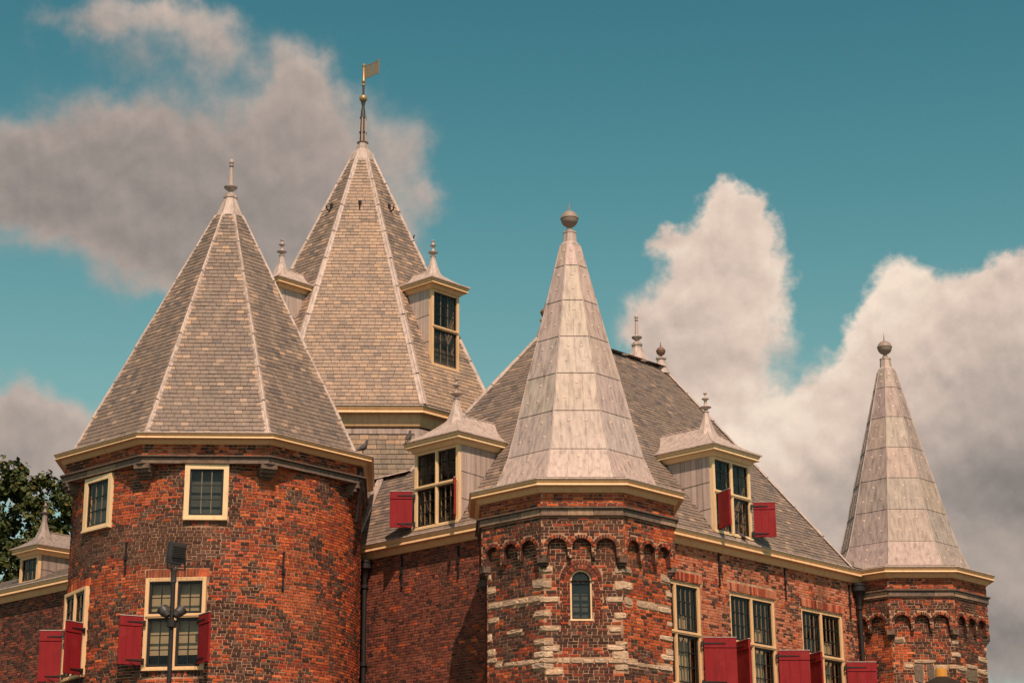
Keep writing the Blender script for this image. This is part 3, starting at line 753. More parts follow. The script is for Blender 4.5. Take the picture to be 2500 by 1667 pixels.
# ------------------------------------------------------------------ big round tower on the left
def round_tower():
    T = thing('round_tower', (*LC, 0), 'big round brick tower with steep eight-sided slate roof, left foreground', 'tower')
    RL = 3.48; rot = .019; mp = cylmap(LC, RL); d2a = lambda d: R(d)*RL
    wins = dict(front_up=(1.8, 8.2, 10.70, 12.0), left_up=(-46, 8.8, 10.69, 11.97), front_low=(-8.0, 11.5, 7.34, 9.41), left_low=(-60., 11.6, 7.36, 9.42))
    holes = [(d2a(c-h), d2a(c+h), z0, z1) for c, h, z0, z1 in wins.values()]
    core = MB(); grid_core(core, mp, -math.pi*RL, math.pi*RL, 0, 12.02, holes, da=.16, depth=.22)
    wall = core.build('wall', 'mortar', T)
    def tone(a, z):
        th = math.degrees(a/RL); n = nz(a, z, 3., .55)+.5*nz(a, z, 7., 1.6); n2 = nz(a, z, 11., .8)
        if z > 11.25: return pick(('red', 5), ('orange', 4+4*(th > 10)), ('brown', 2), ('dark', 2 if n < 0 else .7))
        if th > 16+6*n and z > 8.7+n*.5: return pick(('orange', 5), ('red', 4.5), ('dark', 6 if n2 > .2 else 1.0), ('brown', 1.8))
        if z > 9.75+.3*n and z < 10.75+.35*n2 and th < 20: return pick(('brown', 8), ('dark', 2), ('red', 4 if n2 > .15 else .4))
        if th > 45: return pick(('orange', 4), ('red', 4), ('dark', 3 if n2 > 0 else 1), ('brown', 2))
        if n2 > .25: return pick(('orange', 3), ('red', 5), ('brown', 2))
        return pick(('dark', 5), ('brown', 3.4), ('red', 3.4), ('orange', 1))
    hf = [rect_hole(h[0], h[1], h[2], h[3]) for h in holes]
    lint = []
    bk = Pieces('brick', 'bricks', 'brick', wall, .07, 240)
    for nm in ('front_low', 'left_low'):
        c, h, z0, z1 = wins[nm]
        soldier_row(bk, mp, d2a(c-h)-.04, d2a(c+h)+.04, z1+.005, z1+.2, lambda a, z: pick(('orange', 3), ('red', 3)))
        hf.append(rect_hole(d2a(c-h)-.04, d2a(c+h)+.04, z1, z1+.2))
        soldier_row(bk, mp, d2a(c-h), d2a(c+h), z0-.13, z0-.01, lambda a, z: pick(('dark', 3), ('brown', 1), ('red', 1)))
        hf.append(rect_hole(d2a(c-h), d2a(c+h), z0-.14, z0))
    c, h, z0, z1 = wins['front_up']
    soldier_row(bk, mp, d2a(c-h)-.02, d2a(c+h)+.02, z0-.12, z0-.01, lambda a, z: pick(('brown', 3), ('red', 2))); hf.append(rect_hole(d2a(c-h)-.02, d2a(c+h)+.02, z0-.13, z0))
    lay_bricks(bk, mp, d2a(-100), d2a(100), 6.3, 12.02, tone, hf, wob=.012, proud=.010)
    # windows
    for nm, (c, h, z0, z1) in wins.items():
        hw = RL*math.sin(R(h)); O = at(LC, R(c), RL*math.cos(R(h)))
        wm = planar(O, R(c))
        if nm.endswith('up'):
            make_window(T, wm, -hw, hw, z0, z1, 1, None, (3, 3), fw=.115, bf=.085, sash=.045, fmat='pale_paint', room=.02, roommat='reflected_sky_grey', label='small nine-pane window high in the round tower')  # added backing close behind the glass carries the painted sky reflection
        else:
            zz = z0+(z1-z0)*.585
            bl = [('blind', -hw*.9, hw*.9, z0+.36, z1-.08, -.10)] if nm == 'front_low' else None
            make_window(T, wm, -hw, hw, z0, z1, 2, zz, (2, 2), (2, 3), fw=.085, bf=.10, sash=.06, blind=bl, label='cross window with open red shutters in the round tower')
            hp = lambda a, b: tuple(wm(a, b, 0))[:2]
            if nm == 'front_low':
                shutter(T, hp(-hw-.01, .13), (-.90, -.43), .54, z0+.12, zz-.02, flip=True)
                shutter(T, hp(hw-.10, .13), (.52, -.85), .55, z0+.12, zz-.02)
            else:
                shutter(T, hp(-hw+.16, .13), (-.995, -.05), .53, z0+.02, zz-.02, flip=True)
                shutter(T, hp(hw+.0, .13), (-.55, -.83), .53, z0+.02, zz-.02, flip=True)
            dd = MB()      # small scalloped drip under the lintel
            for i in range(18):
                x = -hw+.06+(2*hw-.12)*(i+.5)/18
                dd.box(wm, x-.03, x+.03, .10, .106, z1-.045, z1-.006); dd.tube(wm(x, .10, z1-.045), wm(x, .106, z1-.045), .03, n=8)
            dd.build('scalloped_board', 'cream_paint', T)
    for th, z0, z1 in ((-29, 9.57, 10.28), (32, 9.2, 10.06)): anchor(T, mp, d2a(th), z0, z1)
    # eight-sided top
    oc = octo(LC, 3.50, rot=rot)
    idx = [7, 0, 1, 2, 3, 4]
    top = MB(); N8 = [(*p, 12.015) for p in oc]; top.poly(N8)
    for i in range(8): top.poly([(*oc[i], 12.0), (*oc[(i+1) % 8], 12.0), (*oc[(i+1) % 8], 12.66), (*oc[i], 12.66)])
    fz = top.build('frieze', 'mortar', T)
    fb = Pieces('brick', 'bricks', 'brick', fz, .07, 60)
    for i in range(-1, 4):
        p, q = oc[i % 8], oc[(i+1) % 8]; l = math.hypot(q[0]-p[0], q[1]-p[1])
        m2 = planar(p, math.atan2(q[1]-p[1], q[0]-p[0]))
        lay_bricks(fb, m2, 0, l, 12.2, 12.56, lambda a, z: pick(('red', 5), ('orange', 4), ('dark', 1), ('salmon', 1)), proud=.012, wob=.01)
    stone_belt(T, [oc[i] for i in idx], 12.0, 12.2, .10, blocks=.95)
    cornice('cornice', T, oc, 12.67, .95, True, 'cream_paint', kz=.66)
    for k in range(8):
        an = R(-157.5+45*k)+rot
        if abs(an) > R(120): continue
        cm = planar(at(LC, an, 0), an); cb = MB()
        for (z0, z1, b1, w) in ((11.9, 12.0, 3.80, .19), (11.82, 11.9, 3.74, .18), (11.75, 11.82, 3.64, .165), (11.70, 11.75, 3.55, .15)):
            cb.box(cm, -w, w, 3.36, b1, z0, z1, jit((.16, .115, .085), .1))
        cb.build('corbel', 'stone', T)
    # roof
    e0, eT = octo(LC, 3.40, rot=rot), octo(LC, .33, rot=rot); zE, zT = 12.72, 19.36
    rc = MB()
    for i in range(8): rc.poly([(*e0[i], zE), (*e0[(i+1) % 8], zE), (*eT[(i+1) % 8], zT), (*eT[i], zT)], (.06, .045, .035))
    roof = rc.build('roof', 'slate', T)
    sg = Pieces('slate', 'slates', 'slate', roof, .02)
    for i in range(-1, 4):
        j, k = i % 8, (i+1) % 8
        def tn(u, f, c, i=i):
            edge = min(u-.5*f, 1-.5*f-u)
            if edge < .05+.03*nz(c.x, c.z, 5., 1.5) and f < .7: return pick(('slatewarm', .7), ('slatemain', 5), ('slate', 4))
            n = nz(c.x*2, c.z*.4, 2., 1.)
            return pick(('slate', 8), ('slatemain', 2 if n > .2 else .5), ('slatedark', 1.5 if i in (0, 2) else .5))
        slate_face(sg, (*e0[j], zE), (*e0[k], zE), (*eT[j], zT), (*eT[k], zT), tn, row=.122, wid=.19)
    for i in range(8):
        c = e0[i]; ax = Vector((c[0]-LC[0], c[1]-LC[1], 0)).normalized()
        hip_flash('hip_flashing', roof, (*c, zE), (*eT[i], zT), ax, .085, .06, .035, 7)
    cp = MB(); cp.lathe(LC, [(.42, 19.22), (.37, 19.34), (.29, 19.52), (.20, 19.74), (.165, 19.84), (.185, 19.86), (.185, 19.93), (.1, 19.95)], 8, rot=R(22.5)+rot)
    cp.build('lead_cap', 'lead', T)
    spire_finial('finial', T, LC[0], LC[1], 19.93, 1.0)
    # outlet pipe from the roof gutter on the right
    pc = oc[3]; om = planar(at(LC, R(67.5), 3.80), R(67.5)); ot = MB()
    ot.box(om, -.07, .07, -.10, .05, 12.02, 12.40); ot.hexa([om(-.07, .05, 12.05), om(.07, .05, 12.05), om(.07, .05, 12.02), om(-.07, .05, 12.02)]+[om(-.05, -.05, 11.1), om(.05, -.05, 11.1), om(.05, -.1, 11.08), om(-.05, -.1, 11.08)])
    ot.build('gutter_outlet', 'iron', T)
round_tower()

# ------------------------------------------------------------------ corner turrets with lead spires
STM=[(-1,-.78,-.7,9.01,9.11),(-1,-.79,-.56,8.7,8.8),(-1,-.79,-.69,8.37,8.48),(-1,-.68,-.37,8.37,8.49),(-1,-.36,.03,8.38,8.49),(-1,.04,.37,8.38,8.49),(-1,.39,.7,8.37,8.49),(-1,-.79,-.48,8.07,8.16),(-1,-.22,.2,7.76,7.86),(-1,-.79,-.68,7.67,7.83),(-1,-.79,-.58,7.36,7.51),(-1,-.8,-.54,7.22,7.32),(-1,-.58,-.39,7.1,7.2),(-1,-.31,-.04,7.1,7.19),(-1,-.04,.25,7.09,7.18),(-1,.26,.48,7.09,7.18),(-1,.49,.71,7.1,7.17),(-1,.69,.83,8.99,9.1),(0,-.83,-.64,8.98,9.09),(-1,.53,.83,8.65,8.82),(0,-.83,-.66,8.64,8.8),(-1,.71,.83,8.35,8.47),(0,-.83,-.5,8.34,8.46),(-1,.55,.83,8.06,8.15),(0,-.83,-.7,8.04,8.14),(-1,.69,.83,7.75,7.85),(0,-.83,-.5,7.74,7.84),(-1,.54,.83,7.46,7.56),(0,-.83,-.64,7.44,7.54),(-1,.71,.83,7.33,7.43),(0,-.83,-.51,7.32,7.43),(-1,.53,.83,7.2,7.33),(0,-.83,-.64,7.19,7.32),(-1,.71,.83,7.09,7.19),(0,-.83,-.56,7.08,7.18),(-1,.48,.83,6.97,7.09),(0,-.83,-.64,6.95,7.07),(0,-.81,-.44,6.83,6.95),(0,.68,.83,8.95,9.04),(1,-.83,-.51,8.97,9.06),(0,.67,.83,8.6,8.77),(1,-.83,-.5,8.62,8.79),(0,.49,.83,8.34,8.46),(0,.65,.83,7.99,8.12),(1,-.83,-.73,8.0,8.12),(0,.52,.79,7.72,7.81),(0,.65,.83,7.44,7.51),(1,-.83,-.7,7.45,7.52),(0,.48,.83,7.34,7.44),(1,-.83,-.78,7.34,7.45),(0,.59,.83,7.14,7.32),(1,-.83,-.69,7.14,7.33),(0,.48,.83,7.07,7.15),(1,-.83,-.74,7.07,7.15),(0,.64,.83,6.92,7.04),(1,-.83,-.7,6.93,7.05),(0,-.55,-.46,7.08,7.17),(0,-.45,-.3,7.07,7.18),(0,-.29,-.04,7.07,7.18),(0,-.03,.2,7.07,7.16),(0,.21,.47,7.07,7.17),(1,-.75,-.49,8.3,8.46),(1,-.35,.03,8.29,8.43),(1,.04,.36,8.28,8.43),(1,.37,.8,8.27,8.4),(1,.5,.83,8.95,9.06),(1,.66,.83,8.63,8.75),(1,.4,.83,7.68,7.79),(1,.44,.83,7.27,7.38),(1,.61,.83,7.38,7.49),(1,-.77,-.37,7.05,7.14),(1,-.36,-.06,7.04,7.13),(1,-.05,.29,7.04,7.13),(1,.3,.8,7.04,7.14),(1,.67,.83,8.0,8.09)]
STR=[(0,.75,.83,8.91,9.01),(1,-.83,-.62,8.92,9.02),(0,.72,.83,8.59,8.7),(1,-.83,-.55,8.6,8.71),(1,.74,.83,8.88,8.98),(1,.38,.83,8.57,8.7),(0,-.28,.25,8.43,8.5),(0,-.53,-.3,8.31,8.4),(0,.28,.61,8.27,8.39),(0,.63,.83,8.27,8.38),(1,-.78,-.33,8.25,8.39),(1,-.27,.27,8.35,8.46),(1,.28,.8,8.25,8.38),(0,-.29,-.04,7.9,8.42,'g'),(1,-.34,.27,7.99,8.34,'g'),(0,-.77,-.5,8.95,9.06,'g'),(0,.05,.25,7.95,8.41,'g')]
RINGS=[(2.26,10.945),(1.76,11.07),(1.49,11.77),(1.25,12.70),(1.035,13.62),(.80,14.55),(.575,15.48),(.355,16.40),(.225,16.95)]
def rough_stone(T, p, t, n, w, l, h, d, col, sqL, sqR):
    """weathered block: uneven rounded outline, chipped front"""
    mb = MB(); out = []; N = 16; ph = uni(0, 9)
    for k in range(N):
        q = 2*math.pi*(k+.5)/N; c_, s_ = math.cos(q), math.sin(q)
        x = math.copysign(abs(c_)**.38, c_); z = math.copysign(abs(s_)**.42, s_)
        flatx = (sqR and c_ > 0) or (sqL and c_ < 0)
        jx = 0 if flatx else .07*mnoise.noise(Vector((ph, q*1.3, 0)))
        if flatx and abs(c_) > .3: x = math.copysign(1, c_)
        out.append((.5*x*(1+jx)*l, .5*z*h*(1+.22*mnoise.noise(Vector((ph+5, math.cos(q)*2, math.sin(q)*2))))))
    ctr = p+n*(d*1.15)
    r1 = [p+t*(x*.94)+w*(z*.86)+n*(d*(1+.5*mnoise.noise(Vector((ph+x*9, z*25, 2))))) for x, z in out]; r0 = [p+t*x+w*z-n*.004 for x, z in out]
    rm = [p+t*(x*.45)+w*(z*.45)+n*(d*(1.1+.5*mnoise.noise(Vector((ph+x*9, z*25, 4))))) for x, z in out]
    for k in range(N):
        j = (k+1) % N
        mb.poly([r0[k], r0[j], r1[j], r1[k]], col); mb.poly([r1[k], r1[j], rm[j], rm[k]], col); mb.poly([rm[k], rm[j], ctr], col)
    mb.build('stone_block', 'stone', T, occ=False)
def turret(C, label, stones, arch_window, tones, ball_mat, lk=1.):
    T = thing('corner_turret', (*C, 0), label, 'turret', 'corner turrets with lead spires')
    a0, a1 = 1.98, 2.10; h0, h1 = a0*math.tan(R(22.5)), a1*math.tan(R(22.5))
    zA = 10.16
    WIN = (-.27, .19, 7.96, 8.80, .23)     # arched window: a0,a1,z0,spring,radius
    wc = -.04
    arch_c = (-.535, -.02, .495); ar, zs, zb = .213, 9.46, 9.26
    core = MB(); upper = MB()
    for i, an in enumerate(FACE_ANG):
        mp = planar(at(C, an, a0), an)
        hl = [(WIN[0], WIN[1], WIN[2], WIN[3])] if (arch_window and i == 1) else []
        if hl:
            grid_core(core, mp, -h0, h0, 0, WIN[3], hl, depth=.2)
            n = 16     # arched head
            core.poly([mp(-h0, 0, WIN[3]), mp(WIN[0], 0, WIN[3]), mp(WIN[0], 0, 9.75), mp(-h0, 0, 9.75)])
            core.poly([mp(WIN[1], 0, WIN[3]), mp(h0, 0, WIN[3]), mp(h0, 0, 9.75), mp(WIN[1], 0, 9.75)])
            for k in range(n):
                q0, q1 = math.pi-math.pi*k/n, math.pi-math.pi*(k+1)/n
                x0, z0 = wc+WIN[4]*math.cos(q0), WIN[3]+WIN[4]*math.sin(q0); x1, z1 = wc+WIN[4]*math.cos(q1), WIN[3]+WIN[4]*math.sin(q1)
                core.poly([mp(x0, 0, z0), mp(x1, 0, z1), mp(x1, 0, 9.75), mp(x0, 0, 9.75)])
                core.poly([mp(x0, 0, z0), mp(x1, 0, z1), mp(x1, -.2, z1), mp(x0, -.2, z0)])
        else: core.poly([mp(-h0, 0, 0), mp(h0, 0, 0), mp(h0, 0, 9.75), mp(-h0, 0, 9.75)])
        m1 = planar(at(C, an, a1), an); n = 96; prev = None
        def zbot(x):
            for c in arch_c:
                if abs(x-c) < ar: return zs+math.sqrt(ar*ar-(x-c)**2)
            return zb
        for k in range(n+1):
            x = -h1+2*h1*k/n; z = zbot(x)
            if prev:
                upper.poly([m1(prev[0], 0, prev[1]), m1(x, 0, z), m1(x, 0, zA+.5), m1(prev[0], 0, zA+.5)])
                s_ = h0/h1
                upper.poly([m1(prev[0], 0, prev[1]), m1(x, 0, z), m1(x*s_, a0-a1-.01, z), m1(prev[0]*s_, a0-a1-.01, prev[1])], (.09, .04, .03), 1)
            prev = (x, z)
    wall = core.build('wall', 'mortar', T); up = upper.build('arcade_wall', ['mortar', 'brick'], T)
    bk = Pieces('brick', 'bricks', 'brick', wall, .07, 180); bu = Pieces('brick', 'bricks', 'brick', up, .07, 120)
    for i, an in enumerate(FACE_ANG):
        if i in (4, 5, 6): continue
        f = {0: -1, 1: 0, 2: 1}.get(i)
        mp = planar(at(C, an, a0), an); m1 = planar(at(C, an, a1), an); tone = tones[{7: 0, 0: 0, 1: 1, 2: 2, 3: 2}[i]]
        hs = []
        for st in stones:
            if st[0] == f:
                _, x0, x1, z0, z1 = st[:5]
                p, t, n, w = frame_at(mp, (x0+x1)/2, (z0+z1)/2)
                x0e = x0-(.012 if x0 < -.8 else 0); x1e = x1+(.012 if x1 > .8 else 0)
                p = mp((x0e+x1e)/2, 0, (z0+z1)/2)
                rough_stone(T, p, t, n, w, x1e-x0e-.008, z1-z0, .026*uni(.7, 1.4), jit(random.choice(PAL['greystone' if len(st) > 5 else 'tufa']), .08), x0 < -.8, x1 > .8)
                hs.append(rect_hole(x0-.008, x1+.008, z0-.006, z1+.006))
        if arch_window and i == 1:
            ro = .455
            hs += [rect_hole(wc-ro, wc+ro, 7.87, WIN[3]), lambda a, z: z >= WIN[3] and math.hypot(a-wc, z-WIN[3]) < ro]
            tr = lambda a, z: pick(('wallred', 4), ('red', 1))
            arch_row(bk, mp, wc, WIN[3], WIN[4]+.005, WIN[4]+.115, tr, 13, proud=.02); arch_row(bk, mp, wc, WIN[3], WIN[4]+.12, ro-.01, tr, 21, proud=.02)
            for sg in (-1, 1):
                x0, x1 = sorted((wc+sg*(WIN[4]+.005), wc+sg*(ro-.01)))
                lay_bricks(bk, mp, x0, x1, 7.87, WIN[3]+.001, tr, proud=.02, bond='cross', H=(WIN[3]-7.87)/14)
            soldier_row(bk, mp, WIN[0], WIN[1], 7.87, 7.955, tr)
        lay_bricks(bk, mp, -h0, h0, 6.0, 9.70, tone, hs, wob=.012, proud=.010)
        def in_arch(a, z):
            if z < zb: return True
            for c in arch_c:
                if z < zs: 
                    if abs(a-c) < ar+.004: return True
                elif math.hypot(a-c, z-zs) < ar+.085: return True
            return False
        lay_bricks(bu, m1, -h1, h1, zb, 10.15, tone, [in_arch], wob=.01)
        lay_bricks(bu, m1, -h1, h1, 10.36, 10.72, lambda a, z, f=f: pick(('red', 4), ('orange', 3), ('wallred', 2)), wob=.006)
        for c in arch_c:
            arch_row(bu, m1, c, zs, ar+.002, ar+.082, lambda a, z: pick(('red', 2), ('dark', 2), ('wallred', 2), ('orange', 1)), 13, R(8), R(172), J=.014, proud=.018)
    oc = octo(C, a1)
    for k in range(8):
        an = R(-157.5+45*k)
        if abs(an) > R(120): continue
        cm = planar(C, an); cb = MB(); rr = a0/math.cos(R(22.5))
        cb.box(cm, -.10, .10, rr-.12, rr+.125, 9.16, 9.30, jit((.16, .11, .08), .3)); cb.box(cm, -.085, .085, rr-.12, rr+.085, 9.10, 9.16, jit((.10, .07, .055), .2)); cb.box(cm, -.07, .07, rr-.12, rr+.04, 9.05, 9.10, jit((.09, .065, .05), .2))
        cb.build('corbel', 'stone', T)
    path = [oc[i] for i in (7, 0, 1, 2, 3, 4)]
    stone_belt(T, path, 10.15, 10.35, .085, blocks=.62)
    cornice('cornice', T, [oc[i] for i in range(8)], ZC-.02, .86, True, cove=1.1, kz=.74)
    # spire: overlapping lead panels, row by row
    sc = MB()
    for (ra, za), (rb, zb_) in zip(RINGS, RINGS[1:]):
        p, q = octo(C, ra-.012), octo(C, rb-.012)
        for i in range(8): sc.poly([(*p[i], za), (*p[(i+1) % 8], za), (*q[(i+1) % 8], zb_), (*q[i], zb_)], (.6, .6, .6))
    spire = sc.build('spire', 'lead', T)
    clips = MB(); seams = MB()
    for r, ((ra, za), (rb, zb_)) in enumerate(zip(RINGS, RINGS[1:])):
        p, q = octo(C, ra), octo(C, rb); pi, qi = octo(C, ra-.02), octo(C, rb-.02)
        for i in range(8):
            j = (i+1) % 8
            A, B, Cc, D = Vector((*p[i], za)), Vector((*p[j], za)), Vector((*q[j], zb_)), Vector((*q[i], zb_))
            n = (B-A).cross(D-A).normalized(); up_ = (D-A+Cc-B).normalized(); t = (B-A).normalized()
            pm = MB(); g_ = .006
            pm.hexa([A+t*g_+n*.009-up_*.004, B-t*g_+n*.009-up_*.004, Cc-t*g_+n*.003, D+t*g_+n*.003, Vector((*pi[i], za)), Vector((*pi[j], za)), Vector((*qi[j], zb_)), Vector((*qi[i], zb_))], tuple(c*lk*uni(.96, 1.04) for c in PAL['leadp'][random.randrange(6)]))
            pm.build('lead_panel', 'lead', spire, occ=True)
            seams.tube(A+n*.01, D+n*.006, .017, n=6)
            # lap roll at the foot of each row
            if r: seams.tube(A+n*.009, B+n*.009, .010, n=6)
            w_ = (B-A).length
            cols = [(.5,)] if w_ < .62 else ([(.28, .72)] if w_ < 1.0 else [(.2, .5, .8)])
            for fv, row in ((.34, cols[0]), (.74, (.5,) if (w_ < .62 or r % 2) else (.3, .7))):
                if r == 0: continue
                for fu in row:
                    c = (A.lerp(B, fu)).lerp(D.lerp(Cc, fu), fv)+n*.004+t*uni(-.03, .03)
                    clips.hexa([c-t*.026+n*.010-up_*.024, c+t*.026+n*.010-up_*.024, c+t*.024+n*.008+up_*.022, c-t*.024+n*.008+up_*.022, c-t*.038-up_*.036, c+t*.038-up_*.036, c+t*.036+up_*.034, c-t*.036+up_*.034], (1.12, 1.08, 1.03))
            if w_ > .55:     # faint vertical laps between the sheets
                nc = 2 if w_ < 1.0 else 3
                for k in range(1, nc):
                    x0 = A.lerp(B, k/nc+uni(-.04, .04)); x1 = D.lerp(Cc, k/nc)
                    seams.tube(x0+n*.011, x1+n*.004, .006, n=5)
    seams.build('lead_seams', 'lead', spire)
    tag(clips.build('lead_clips', 'lead', spire), kind='stuff')
    cp = MB(); cp.lathe(C, [(.25, 16.90), (.235, 17.0), (.175, 17.06), (.155, 17.28), (.165, 17.29), (.165, 17.33), (.09, 17.35), (.06, 17.40)], 8, rot=R(22.5)); cp.build('spire_collar', 'lead', T)
    ball_finial('ball_finial', T, C[0], C[1], 17.36, .205, ball_mat, neck=.10)
    if arch_window:
        mp = planar(at(C, 0, a0), 0); fmb = MB(); r = WIN[4]; n = 16
        def ring(mb, ro, ri, b0, b1, zlow):
            pts = [(math.pi-math.pi*k/n) for k in range(n+1)]
            for x, y in zip(pts, pts[1:]):
                f = lambda rad, th, b: mp(wc+rad*math.cos(th), b, WIN[3]+rad*math.sin(th))
                mb.hexa([f(ro, x, b1), f(ro, y, b1), f(ri, y, b1), f(ri, x, b1), f(ro, x, b0), f(ro, y, b0), f(ri, y, b0), f(ri, x, b0)])
            for sg in (-1, 1):
                x0, x1 = sorted((wc+sg*ro, wc+sg*ri)); mb.box(mp, x0, x1, b0, b1, zlow, WIN[3])
        ring(fmb, r+.002, r-.035, -.16, -.04, WIN[2])
        fmb.box(mp, wc-r+.035, wc+r-.035, -.16, -.042, WIN[2], WIN[2]+.035); fmb.box(mp, wc-r-.01, wc+r+.01, -.042, .02, WIN[2]-.012, WIN[2]+.02)
        fr_ = fmb.build('window', 'pale_paint', T); fr_['label'] = 'narrow arched eight-pane window in the turret'
        sb = MB(); ring(sb, r-.036, r-.062, -.13, -.07, WIN[2]+.035); sb.box(mp, wc-r+.06, wc+r-.06, -.13, -.072, WIN[2]+.036, WIN[2]+.065); sb.build('sash', 'black_paint', fr_)
        bb = MB(); bb.box(mp, wc-.011, wc+.011, -.12, -.08, WIN[2]+.06, WIN[3]+r-.05)
        zz = [WIN[2]+.06+(WIN[3]+r-.06-WIN[2]-.06)*k/4 for k in range(5)]
        for z in zz[1:4]: bb.box(mp, wc-r+.06, wc+r-.06, -.119, -.079, z-.011, z+.011)
        bb.build('glazing_bar', 'black_paint', fr_)
        for k in range(4):
            for sg in (-1, 1):
                pm = MB(); hwid = r-.063
                ts = [0, .25, .5, .75, 1]
                pts = []
                x0, x1 = sorted((wc+sg*.012, wc+sg*hwid))
                lim = lambda x: WIN[3]+math.sqrt(max(0, hwid**2-(x-wc)**2))
                topl = [(x0+(x1-x0)*t_, min(zz[k+1]-.012, lim(x0+(x1-x0)*t_))) for t_ in ts]
                poly = [(x0, zz[k]+.012), (x1, zz[k]+.012)]+topl[::-1]
                tl = uni(-.004, .004)
                pm.poly([mp(x, -.10+tl*(x-x0)/.1, z) for x, z in poly]); pm.poly([mp(x, -.104, z) for x, z in poly])
                pm.build('pane', 'glass', fr_, occ=False)
        rm = MB(); rm.box(mp, wc-r, wc+r, -.24, -.19, WIN[2], WIN[3]+r)
        rm.build('room', 'reflected_sky_grey', fr_)  # no room here: added panel coloured as the sky mirrored in the panes
    return T
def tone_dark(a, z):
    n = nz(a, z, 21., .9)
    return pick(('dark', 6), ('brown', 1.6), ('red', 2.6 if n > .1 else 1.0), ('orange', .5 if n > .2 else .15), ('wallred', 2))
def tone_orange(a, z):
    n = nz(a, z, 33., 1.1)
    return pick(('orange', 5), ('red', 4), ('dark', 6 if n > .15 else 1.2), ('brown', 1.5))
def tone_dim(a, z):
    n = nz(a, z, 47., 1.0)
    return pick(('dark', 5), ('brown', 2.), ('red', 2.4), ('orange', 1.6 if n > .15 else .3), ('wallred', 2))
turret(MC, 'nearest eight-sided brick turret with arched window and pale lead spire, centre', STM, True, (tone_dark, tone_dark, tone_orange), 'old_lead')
turret(RC, 'far eight-sided brick turret with lead spire at the right end of the long wall', STR, False, (tone_orange, tone_dim, tone_dim), 'old_lead', .80)

